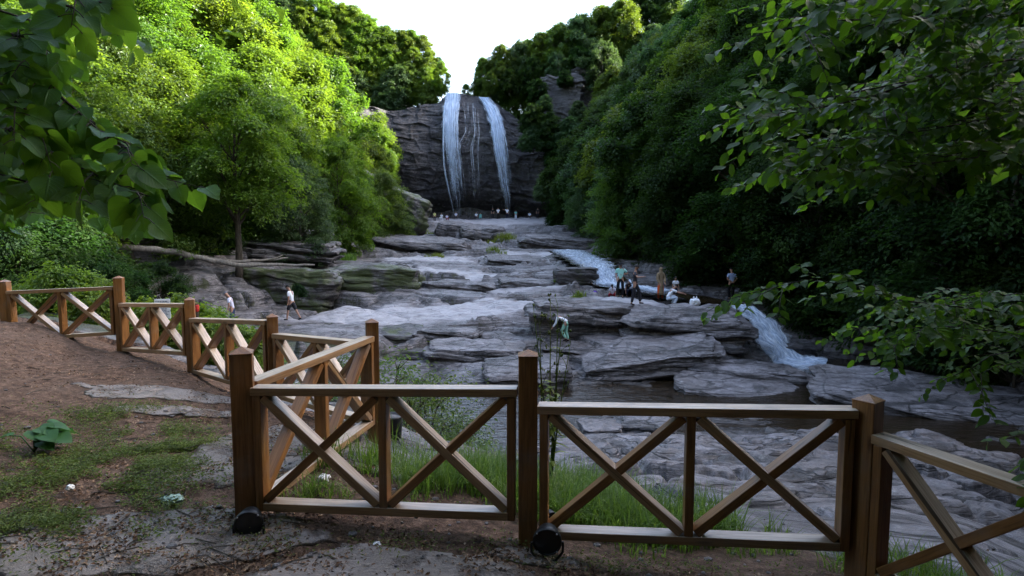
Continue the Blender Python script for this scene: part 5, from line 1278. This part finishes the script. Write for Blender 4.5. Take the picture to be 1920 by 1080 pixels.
    if robe:
        P_ = [neckb, chest, waist, pel, pel - upv * .35, pel - upv * .72]; Q = [(.09, .085), (.16, .125), (.135, .12), (.15, .14), (.17, .16), (.20, .18)]; ed = [(i, i + 1) for i in range(5)]
        for s in (-1, 1):
            sh, el, wr = J[s]; n = len(P_); P_ += [sh, el, wr]; Q += [.085, .075, .06]; ed += [(1, n), (n, n + 1), (n + 1, n + 2)]
        chain('robe', P_, Q, C[robe], ed, 2); chain('headscarf', [ht + hup * .005, hm - hfw * .012, hb - hfw * .01, neckb, chest + upv * .02], [(.085, .09), (.105, .115), (.095, .10), (.13, .11), (.185, .135)], C[robe])
    # hair or cap as a shell over the skull
    if hair or cap:
        bm = bmesh.new(); bmesh.ops.create_uvsphere(bm, u_segments=18, v_segments=12, radius=1)
        lo = -.15 if not cap else .12
        bmesh.ops.delete(bm, geom=[v for v in bm.verts if v.co.z < lo and not (v.co.y < -.25 and v.co.z > (-.75 if hair == 'long' else -.5) and not cap)], context='VERTS')
        Mx = Matrix((Vector((1, 0, 0)), hfw, hup)).transposed().to_4x4(); Mx.translation = hm + hup * .022 - hfw * .008 + off
        bm.transform(Mx @ Matrix.Diagonal((.096, .116, .105, 1)))
        if cap:
            b = bmesh.new(); bmesh.ops.create_uvsphere(b, u_segments=14, v_segments=6, radius=1, matrix=Mx @ Matrix.Translation((0, .13, .035)) @ Matrix.Diagonal((.075, .075, .010, 1))); m_ = bpy.data.meshes.new('q'); b.to_mesh(m_); b.free(); bm.from_mesh(m_)
        mb = MB(); mb.bm(bm); mb.build('cap' if cap else 'hair', C[cap] if cap else HAIR, e, True)
    if detail:
        for s in (-1, 1):
            mb = MB(); bm = bmesh.new(); bmesh.ops.create_icosphere(bm, subdivisions=2, radius=.012, matrix=Matrix.Translation(hm + Vector((s * .033, 0, 0)) + hfw * .092 + hup * .012 + off)); mb.bm(bm); mb.build('eye', EYE_W, e, True)
        mb = MB(); bm = bmesh.new(); bmesh.ops.create_icosphere(bm, subdivisions=2, radius=1, matrix=Matrix.Translation(hb + hfw * .082 + hup * .012 + off) @ Matrix.Diagonal((.024, .01, .007, 1))); mb.bm(bm); mb.build('mouth', C['red_cloth'], e, True)
    return e
walk = [((.03, .45, -1), (.0, .12, -1)), ((.03, -.30, -1), (.0, -.62, -1))]
person('person in white t-shirt and dark shorts striding left along the bright ledge', (548, 597), 29.2, 1.72, 82, 'white_shirt', 'charcoal', pitch=.16, headpitch=.25, arms=[((.12, -.1, -1), (.0, .2, -1)), ((.15, .25, -1), (-.05, .35, -1))], legs=[((.03, .38, -1), (.0, .15, -1)), ((.03, -.38, -1), (.0, -.55, -1))], shorts=True)
person('person in a grey cap and lilac t-shirt, half hidden by the rail and shrubs', (437, 616), 27.6, 1.70, 100, 'lilac_shirt', 'jeans', pitch=.22, headpitch=.35, arms=[((.3, -.1, -1), (.1, .2, -1)), ((.25, -.15, -1), (.1, .1, -1))], cap='grey_cap', base=at(437, 616, 27.6), settle=False)
person('person in a mint t-shirt and black trousers, hand on the hip, looking down', (1163, 553), 31.0, 1.76, 165, 'mint_shirt', 'black_cloth', pitch=.05, headpitch=.35, arms=[((.75, -.35, -.9), (-.95, .45, -.1)), ((.15, .05, -1), (-.2, .5, -.8))], cap='black_cloth')
person('person in dark grey clothes walking right, one arm held forward', (1190, 583), 27.6, 1.78, 250, 'grey_shirt', 'charcoal', pitch=.0, headpitch=.15, arms=[((.15, -.15, -1), (.1, .1, -1)), ((.6, .5, -.5), (.3, .8, .1))], legs=[((.03, .50, -1), (.0, .05, -1)), ((.03, -.10, -1), (.0, -.2, -1))])
person('person wrapped in a long khaki robe and headscarf, standing at the water', (1238, 556), 31.3, 1.68, 200, None, 'orange_cloth', robe='khaki_robe', hair=None, arms=[((.15, .1, -1), (-.3, .6, -.7)), ((.15, .1, -1), (-.2, .5, -.8))])
person('child in a white top with long black hair, standing beside the khaki robe', (1266, 558), 31.6, 1.18, 190, 'white_shirt', 'navy', hair='long')
squat = [((.25, .95, .18), (.0, -.30, -1)), ((.25, .95, .10), (.0, -.35, -1))]
person('person in pale clothes squatting on the rock with knees up, beside the khaki robe', (1252, 573), 29.4, 1.62, 270, 'white_shirt', 'pale_blue', pitch=.55, headpitch=.1, arms=[((.2, .9, -.4), (0, .9, -.1)), ((.2, .9, -.4), (0, .9, -.2))], legs=squat, shoe='tan_shoe')
person('person in a light blue shirt, hands clasped behind, alone by the dark wood', (1371, 549), 33.5, 1.72, 5, 'blue_shirt', 'black_cloth', arms=[((.35, -.28, -1), (-.75, -.35, -.5)), ((.35, -.28, -1), (-.75, -.35, -.5))], headpitch=.4)
person('person bending down in a white top and mint green trousers, behind the tall weed', (1062, 649), 26.0, 1.58, 75, 'white_shirt', 'mint_trousers', pitch=1.05, headpitch=.3, arms=[((.1, .3, -1), (0, .6, -.8)), ((.1, .5, -1), (0, .6, -.8))], legs=[((.08, .55, -1), (0, -.5, -1)), ((.06, .1, -1), (0, -.25, -1))], hair='long', sleeves='long')
sit = [((.2, .95, -.05), (.05, .1, -1)), ((.25, .9, .1), (.0, .0, -1))]
person('person in red trousers sitting low, half behind the legs of the mint shirt', (1149, 553), 32.6, 1.25, 160, 'lilac_shirt', 'red_cloth', pitch=.3, headpitch=.3, legs=squat, hair='long')
person('person in a pale headscarf sitting low between the mint shirt and the dark clothes', (1176, 553), 32.4, 1.3, 200, 'charcoal', 'navy', pitch=.35, headpitch=.3, legs=squat, robe=None, hair=None, cap='pale_blue')
# visitors far off under the falls
FG = 'visitors under the waterfall'
far = [((815, 413), 97, 1.55, 10, 'yellow_shirt', 'charcoal', 'person in a yellow shirt, leftmost of the visitors under the falls', {}),
       ((828, 411), 97, 1.6, 170, 'white_shirt', 'white_shirt', 'person all in white sitting second from the left under the falls', dict(legs=squat)),
       ((838, 412), 97, 1.5, 200, 'lilac_shirt', 'red_cloth', 'person with red trousers sitting beside the one in white', dict(legs=squat, headpitch=.4)),
       ((855, 408), 99, 1.6, 180, 'lilac_shirt', 'charcoal', 'crouching visitor at the foot of the left stream of the falls', dict(legs=squat)),
       ((893, 408), 100, 1.65, 150, 'white_shirt', 'navy', 'visitor in white sitting midway between the two streams', dict(legs=squat)),
       ((901, 408), 100, 1.4, 180, 'teal_shirt', 'teal_shirt', 'visitor in teal sitting right next to the one in white, midway between the streams', dict(legs=squat)),
       ((924, 410), 98.5, 1.78, 0, 'black_cloth', 'black_cloth', 'standing visitor all in black, left of the white shirted one', {}),
       ((934, 410), 98.5, 1.78, 180, 'white_shirt', 'black_cloth', 'standing visitor in white shirt and black trousers with hands at the face', dict(arms=[((.2, .3, -1), (-.3, .6, .8)), ((.2, .3, -1), (-.3, .6, .8))])),
       ((951, 408), 99.5, 1.76, 0, 'white_shirt', 'navy', 'standing visitor stretching an arm out towards the left', dict(arms=[((1, .1, .05), (1, .1, .1)), ((.2, 0, -1), (.1, .1, -1))])),
       ((967, 412), 97, 1.5, 190, 'teal_shirt', 'pale_blue', 'visitor in a teal top and pale trousers before the right stream', {}),
       ((993, 409), 99, 1.55, 160, 'pale_blue', 'charcoal', 'crouching visitor in pale clothes right of the right stream', dict(legs=squat)),
       ((1008, 410), 99, 1.7, 180, 'charcoal', 'charcoal', 'dark dressed visitor standing in the shade right of the falls', {}),
       ((1034, 409), 100, 1.65, 170, 'teal_shirt', 'navy', 'visitor in a teal shirt, farthest right under the cliff', {})]
for ft, Y, h, hd, sh, pa, lab, kw in far:
    q = at(ft[0], ft[1], Y); person(lab, ft, Y, h, hd, sh, pa, group=FG, detail=False, base=(q.x, q.y, q.z), **kw)
# their things
def onrock(px, py, Y): return at(px, py, Y)
p = stand(at(1303, 577, 27.2)); e = empty('plastic_bag', tuple(p), label='tied white plastic bag standing on the banded boulder', cat='bag')
blob('bag', (0, 0, .17), (.21, .17, .19), M['white_cloth'], 21, 4, .35, 3, e)
mb = MB(); 
for s in (-1, 1): mb.tube([(s * .03, 0, .32), (s * .07, .01, .40), (s * .05, .0, .45), (s * .1, .02, .40)], [.035, .03, .018, .008], 7)
mb.build('handle', M['white_cloth'], e, True)
p = stand(at(1115, 552, 32.4)); e = empty('backpack', tuple(p), label='purple backpack lying on the rock left of the mint shirt', cat='backpack')
blob('bag', (0, 0, .17), (.20, .14, .20), M['purple'], 23, 4, .25, 2.5, e); M['yel'] = plain('yellow_print', (.6, .5, .12), .6, .2); blob('patch', (.05, -.13, .16), (.07, .03, .06), M['yel'], 24, 3, .2, 3, e)
mb = MB(); mb.tube([(-.12, -.05, .3), (-.05, -.08, .42), (.06, -.08, .42), (.12, -.05, .3)], .016, 6); mb.build('strap', M['purple'], e, True)
# ------------------------------------------------------------------ the trees the viewer stands under
def leaf_template(prof, nx=4):
    """unit leaf along +X, width along Y: list of (t, half width)"""
    V = []; F = []
    for t, w in prof:
        for k in range(nx + 1):
            q = 2 * k / nx - 1; V.append((t, q * w, q))
    for i in range(len(prof) - 1):
        for k in range(nx): a = i * (nx + 1) + k; F.append((a, a + 1, a + nx + 2, a + nx + 1))
    return np.array(V), np.array(F)
LIND = leaf_template([(-.10, .16), (-.07, .30), (.03, .43), (.18, .50), (.36, .48), (.54, .40), (.70, .28), (.83, .15), (.93, .06), (1.0, .005)])
LIND[0][2, 0] = .02; LIND[0][7, 0] = .02
BEE = leaf_template([(0, .01), (.10, .16), (.28, .27), (.5, .29), (.7, .22), (.87, .10), (1.0, .005)], 2)
def put_leaves(tmpl, pos, d, n, L, r, fold=.25, curl=.3, wave=.04):
    T, F = tmpl; pos = np.asarray(pos); d = unit(np.asarray(d)); n = np.asarray(n); n = unit(n - d * (n * d).sum(-1, keepdims=True)); s = np.cross(n, d)
    L = np.asarray(L)[:, None]; N = len(pos); t = T[None, :, 0]; w = T[None, :, 1]; q = T[None, :, 2]
    cu = r.uniform(-.1, 1, (N, 1)) * curl; fo = r.uniform(.2, 1, (N, 1)) * fold; wid = r.uniform(.85, 1.1, (N, 1)); ph = r.uniform(0, 6.28, (N, 1)); sk = r.normal(size=(N, 1)) * .10
    h = np.abs(w * q / np.maximum(np.abs(q), 1e-6) * np.sign(q)) * 0 + np.abs(w) * fo * np.abs(q) - cu * t ** 2 + wave * np.sin(t * 10 + q * 2 + ph) * np.abs(q)
    P = pos[:, None, :] + d[:, None, :] * (L * t)[..., None] + s[:, None, :] * (L * (w * wid + sk * t ** 2))[..., None] + n[:, None, :] * (L * h)[..., None]
    V = P.reshape(-1, 3); FF = (F[None] + (np.arange(N) * len(T))[:, None, None]).reshape(-1, 4)
    return V, FF
class Bough:
    def __init__(s, seed): s.r = np.random.default_rng(seed); s.rr = random.Random(seed); s.wood = MB(); s.pos = []; s.d = []; s.n = []; s.L = []
    def twig(s, pts, r0, step, L, hang, side_up=.3, spread=.35, petiole=.03, flat=.5, jit=.5, start=0.0, sub=0, sublen=.25, face=(0, -.5, .6)):
        """leaves set alternately along a twig"""
        pts = [Vector(p) for p in pts]; rad = [r0 * (1 - .8 * i / max(len(pts) - 1, 1)) for i in range(len(pts))]; s.wood.tube(pts, rad, 6)
        ln = [0]
        for a, b in zip(pts[:-1], pts[1:]): ln.append(ln[-1] + (b - a).length)
        x = ln[-1] * start; k = 0
        while x < ln[-1]:
            i = max(j for j in range(len(ln)) if ln[j] <= x); i = min(i, len(pts) - 2); f = (x - ln[i]) / max(ln[i + 1] - ln[i], 1e-6); p = pts[i].lerp(pts[i + 1], f); t = (pts[i + 1] - pts[i]).normalized()
            sd = t.cross(Vector((0, 0, 1))).normalized() * (1 if k % 2 else -1)
            d = (t * .55 + sd * .8 + Vector((0, 0, -hang)) + Vector([s.rr.gauss(0, jit * .5) for _ in range(3)])).normalized()
            b = p + d * petiole + Vector((0, 0, .2 * petiole))
            s.wood.tube([p, p.lerp(b, .5) + Vector((0, 0, .003)), b], r0 * .16 + .0006, 4, False)
            nn = Vector(face) * (1 - flat) + Vector((0, 0, 1)) * flat + Vector([s.rr.gauss(0, jit * .55) for _ in range(3)])
            s.pos.append(tuple(b)); s.d.append(tuple(d)); s.n.append(tuple(nn)); s.L.append(L * s.rr.uniform(.62, 1.15))
            if sub and s.rr.random() < sub:
                e = p + (t * .7 + sd * s.rr.uniform(.3, .9) + Vector((0, 0, s.rr.uniform(-.55, .2)))).normalized() * sublen * s.rr.uniform(.5, 1.2)
                s.twig([p, p.lerp(e, .5) + Vector((0, 0, .02)), e], r0 * .45, step, L, hang, petiole=petiole, flat=flat, jit=jit, face=face, start=.1)
            x += step * s.rr.uniform(.6, 1.4); k += 1
    def build(s, parent, tmpl, mat, barkm, fold=.25, curl=.35, wave=.04):
        V, F = put_leaves(tmpl, np.array(s.pos), np.array(s.d), np.array(s.n), np.array(s.L), s.r, fold, curl, wave)
        me = np_mesh('crown', V, F, True)
        for nm, ci in (('along', 0), ('across', 2)): me.attributes.new(nm, 'FLOAT', 'POINT').data.foreach_set('value', np.tile(tmpl[0][:, ci], len(s.pos)).astype(np.float32))
        o = link('crown', me, mat, parent); o.data.transform(Matrix.Translation(-parent.location))
        b = s.wood.build('branch', barkm, parent, True); b.data.transform(Matrix.Translation(-parent.location)); return o
def line(*a): return [at(*q) for q in a]
# linden on the left
lin = empty('linden_tree', (-3.6, 2.2, .05), label='near linden on the left, its big heart shaped leaves hanging into the picture', cat='tree')
B = Bough(3)
tw = dict(r0=.007, step=.026, L=.072, hang=.55, petiole=.035, flat=.25, jit=.6, sub=.17, sublen=.22, face=(.1, -.8, .4))
for pts in [[(-150, 60, 1.9), (0, 110, 1.85), (90, 150, 1.8), (170, 200, 1.75), (240, 250, 1.75), (330, 278, 1.7)],
            [(-150, 200, 2.0), (0, 235, 1.9), (110, 280, 1.8), (190, 315, 1.75), (270, 345, 1.7), (350, 368, 1.62)],
            [(-150, 20, 1.8), (-20, 60, 1.75), (70, 70, 1.7), (120, 100, 1.7)], [(-150, 120, 1.75), (0, 170, 1.7), (80, 215, 1.7), (150, 250, 1.7)],
            [(-150, 300, 1.9), (-30, 320, 1.8), (60, 340, 1.8), (120, 345, 1.8)], [(-120, 160, 2.2), (40, 200, 2.2), (130, 240, 2.1), (200, 290, 2.1)], [(-120, 10, 2.3), (30, 60, 2.3), (120, 130, 2.2)], [(-120, 260, 2.3), (0, 290, 2.3), (130, 330, 2.2), (210, 380, 2.1)],
            [(60, -140, 1.6), (130, -80, 1.58), (190, -30, 1.55), (235, 5, 1.52)], [(-100, -80, 1.8), (20, -40, 1.8), (100, -10, 1.8), (150, 10, 1.8)],
            [(-140, 60, 3.0), (10, 100, 3.0), (120, 150, 2.9)], [(-140, 180, 3.1), (10, 210, 3.0), (130, 250, 2.9)], [(-140, 290, 3.0), (10, 310, 3.0), (110, 350, 2.9)], [(-140, -10, 2.9), (20, 30, 2.9), (110, 80, 2.8)], [(-140, 370, 2.9), (0, 390, 2.8), (90, 400, 2.8)],
            [(-120, 90, 2.5), (20, 120, 2.5), (110, 170, 2.45), (180, 230, 2.4)], [(-120, 200, 2.6), (0, 240, 2.6), (100, 290, 2.5), (160, 330, 2.4)], [(-120, 0, 2.0), (0, 20, 2.0), (80, 40, 2.0)], [(-120, 300, 2.4), (0, 330, 2.4), (90, 360, 2.3), (160, 370, 2.3)], [(-120, 230, 2.1), (-10, 270, 2.0), (90, 310, 2.0), (150, 330, 1.95)], [(-120, 130, 2.0), (-10, 150, 2.0), (70, 190, 1.95), (130, 230, 1.9)], [(60, 90, 1.8), (110, 130, 1.78), (140, 190, 1.75)], [(240, 250, 1.75), (290, 275, 1.72), (340, 310, 1.7)]]:
    pts = [(x - max(0, x) * .20, y_, Y) for x, y_, Y in pts]
    B.twig(line(*pts), start=.05, **tw)
# the bough they hang from and leaves overhead
root = Vector((-3.6, 2.2, .05)); fork = Vector((-3.35, 2.25, 2.1))
tr_ = MB(); tr_.tube([root + Vector((0, 0, -.4)), root + Vector((0, 0, .1)), root + Vector((.1, 0, 1)), fork, fork + Vector((.0, .1, 1.2)), fork + Vector((-.2, .3, 3.2)), fork + Vector((-.1, .2, 5))], [.26, .2, .17, .15, .12, .08, .03], 14)
for px, py, Y in [(-150, 60, 1.9), (-150, 200, 2.0), (-150, 20, 1.8), (-150, 120, 1.75), (-150, 300, 1.9), (-120, 160, 2.2), (-120, 10, 2.3), (-120, 260, 2.3), (60, -140, 1.6), (-100, -80, 1.8), (-100, 340, 1.7)]:
    e_ = at(px, py, Y); b_ = fork + Vector((0, 0, random.uniform(-.3, .6))); tr_.tube([b_, b_.lerp(e_, .5) + Vector((0, 0, .12)), e_], [.03, .018, .008], 6)
o = tr_.build('trunk', M['bark'], lin, True); o.data.transform(Matrix.Translation(-lin.location))
B.build(lin, LIND, M['linden'], M['bark'], .3, .35, .03)
V, F, lob = crown(41, 6.5, 3.2, 3.0, 14, 50, 40, .16, .14, spread=(.5, .15)); V = V + np.array([-.8, -.6, 0])
o = link('upper_crown', np_mesh('upper_crown', V, F, False), M['linden'], lin)
# tree on the right whose boughs reach over the stream
bee = empty('hornbeam_tree', (5.0, 2.6, -.7), label='near tree on the right, small pointed leaves on boughs reaching in from the edge', cat='tree')
H = Bough(5)
tb = dict(r0=.006, step=.025, L=.062, hang=.35, petiole=.006, flat=.55, jit=.65, sub=.30, sublen=.34, face=(-.1, -.7, .6))
def spray(a, n, sy, Y0, dY):
    for k in range(n):
        q = [(x + random.uniform(-30, 30) * (i > 0), y_ + random.uniform(-sy, sy) + random.uniform(-6, 6), Y + dY * k) for i, (x, y_, Y) in enumerate(a)]
        H.twig(line(*q), start=.12, **tb)
spray([(2020, 90, 2.7), (1800, 130, 2.5), (1650, 165, 2.35), (1520, 195, 2.25), (1405, 218, 2.2)], 3, 10, 0, .22)
spray([(2020, 20, 2.6), (1820, 40, 2.4), (1660, 30, 2.2), (1540, 40, 2.1), (1500, 90, 2.05)], 3, 12, 0, .25)
spray([(2020, 200, 2.9), (1830, 225, 2.7), (1680, 255, 2.6), (1560, 275, 2.5), (1460, 285, 2.45)], 3, 12, 0, .2)
spray([(2020, 250, 2.7), (1850, 285, 2.6), (1700, 305, 2.5), (1560, 330, 2.45)], 3, 12, 0, .2)
spray([(2020, 130, 3.1), (1880, 170, 3.0), (1750, 190, 2.9), (1650, 225, 2.8)], 4, 35, 0, .15)
spray([(2020, -30, 2.3), (1850, -20, 2.2), (1700, -10, 2.1), (1560, 0, 2.05)], 3, 15, 0, .2)
spray([(2020, 60, 3.3), (1900, 80, 3.2), (1780, 100, 3.1), (1690, 130, 3.0)], 4, 40, 0, .2)
spray([(2020, 300, 3.2), (1900, 270, 3.1), (1790, 290, 3.0)], 3, 30, 0, .2)
tb.update(step=.026, sub=.22)
spray([(2020, 600, 3.3), (1850, 585, 3.1), (1700, 560, 3.0), (1600, 545, 2.9), (1500, 532, 2.85), (1375, 548, 2.8)], 1, 4, 0, .2)
spray([(2020, 580, 3.4), (1880, 570, 3.3), (1760, 555, 3.2), (1650, 590, 3.1)], 3, 25, 0, .2)
spray([(2020, 640, 3.4), (1900, 625, 3.3), (1780, 620, 3.2), (1670, 650, 3.1)], 3, 25, 0, .2)
spray([(2020, 680, 3.3), (1930, 660, 3.2), (1850, 680, 3.1), (1800, 700, 3.05)], 2, 20, 0, .2)
spray([(2020, 780, 2.5), (1950, 840, 2.4), (1900, 880, 2.35)], 1, 10, 0, .2)
tr_ = MB(); r0 = Vector((5.0, 2.6, -1.2)); fk = Vector((4.7, 2.7, 1.4))
tr_.tube([r0, r0 + Vector((0, 0, .6)), r0 + Vector((-.1, .05, 1.6)), fk, fk + Vector((-.1, .2, 1.6)), fk + Vector((.2, .3, 3.6)), fk + Vector((.1, .4, 5.5))], [.3, .22, .19, .17, .14, .09, .03], 14)
for px, py, Y in [(2020, 90, 2.9), (2020, 20, 2.8), (2020, 200, 3.1), (2020, 250, 2.9), (2020, 130, 3.3), (2020, -30, 2.5), (2020, 60, 3.6), (2020, 300, 3.4), (2020, 600, 3.3), (2020, 580, 3.6), (2020, 640, 3.6), (2020, 680, 3.5), (2020, 780, 2.5)]:
    e_ = at(px, py, Y); b_ = fk + Vector((0, 0, random.uniform(-.4, 1.2))) if py < 500 else r0 + Vector((-.1, 0, random.uniform(1.3, 1.9))); tr_.tube([b_, b_.lerp(e_, .5) + Vector((0, 0, .15)), e_], [.03, .018, .008], 6)
o = tr_.build('trunk', M['bark'], bee, True); o.data.transform(Matrix.Translation(-bee.location))
H.build(bee, BEE, M['beech'], M['bark'], .3, .25, .03)
V, F, lob = crown(43, 8.0, 3.6, 4.0, 18, 210, 46, .14, .10, spread=(.55, .14)); V = V + np.array([-.2, -.6, 0])  # unseen crown overhead, thickened to shade the right foreground
o = link('upper_crown', np_mesh('upper_crown', V, F, False), M['beech'], bee)
print('near leaves', len(B.pos), len(H.pos))
# unseen trees added round the viewer to block skylight
for k, (x, y, s, kk) in enumerate([(-6, -5, .95, 'f2'), (-1.0, -6.5, 1.0, 'f3'), (4, -6, 1.0, 'f2'), (9, -3, .95, 'f3'), (-11, -2, .95, 'f3'), (11, 3.5, .8, 'f3'), (-10.5, 5, .55, 'f2'), (14, 9, .85, 'f3'), (8.5, .5, .8, 'f3')]):
    plant(kk, 'broadleaf_tree', x, y, s, 'unseen tree added round the viewpoint to block the sky', 'tree', 'unseen trees added to shade the viewpoint', z=0 if abs(x) < 10 else -.8, leaf='leaf_dark')

tree_proto('tall', 31, 12.5, 4.2, 4.6, 24, 420, 52, .22, .14, r0=.24, leaf='leaf_dark', spread=(.8, .2), lr_=(.28, .46))  # high crowns added overhead to keep skylight off the fence fronts
for k, (x, y, s) in enumerate([(-2.8, -4.2, 1.0), (2.3, -3.6, 1.0), (-7.2, -2.4, .9), (6.2, -1.8, .95)]):
    plant('tall', 'broadleaf_tree', x, y, s, 'unseen tree added round the viewpoint to block the sky', 'tree', 'unseen trees added to shade the viewpoint', z=-.1)
# ------------------------------------------------------------------ camera, light, sky
cam = bpy.data.cameras.new('camera'); co = bpy.data.objects.new('camera', cam); COL.objects.link(co)
cam.sensor_width = 36; cam.lens = 36 * F_PX / 1920; cam.clip_start = .05; cam.clip_end = 3000
co.location = (0, 0, EYE); co.rotation_euler = (R(90) - PITCH, 0, 0); SC.camera = co
SUN_EL, SUN_AZ = R(30), R(76)      # azimuth from straight ahead (+Y) towards the right (+X)
w = bpy.data.worlds.new('World'); SC.world = w; w.use_nodes = True
nt = w.node_tree; bg = nt.nodes['Background']; sky = nt.nodes.new('ShaderNodeTexSky'); sky.sky_type = 'NISHITA'; sky.sun_disc = False
sky.sun_elevation = SUN_EL; sky.sun_rotation = SUN_AZ; sky.altitude = 300; sky.air_density = 1.0; sky.dust_density = 3.5; sky.ozone_density = 1.0
hs = nt.nodes.new('ShaderNodeHueSaturation'); hs.inputs['Saturation'].default_value = .85; nt.links.new(sky.outputs[0], hs.inputs['Color']); nt.links.new(hs.outputs[0], bg.inputs[0]); bg.inputs[1].default_value = .12
sl = bpy.data.lights.new('sun', 'SUN'); so = bpy.data.objects.new('sun', sl); COL.objects.link(so)
sl.energy = 3.6; sl.angle = R(.5); sl.color = (1, .95, .86)
sd = Vector((math.sin(SUN_AZ) * math.cos(SUN_EL), math.cos(SUN_AZ) * math.cos(SUN_EL), math.sin(SUN_EL)))
so.rotation_euler = (-sd).to_track_quat('-Z', 'Y').to_euler(); so.location = (30, 20, 80)
vs = SC.view_settings; vs.view_transform = 'Standard'; vs.look = 'None'; vs.gamma = 1; vs.exposure = 3.1; vs.use_curve_mapping = False
cy = SC.cycles; cy.max_bounces = 7; cy.diffuse_bounces = 2; cy.glossy_bounces = 2; cy.transmission_bounces = 4; cy.transparent_max_bounces = 16; cy.sample_clamp_indirect = 6; cy.caustics_reflective = False; cy.caustics_refractive = False
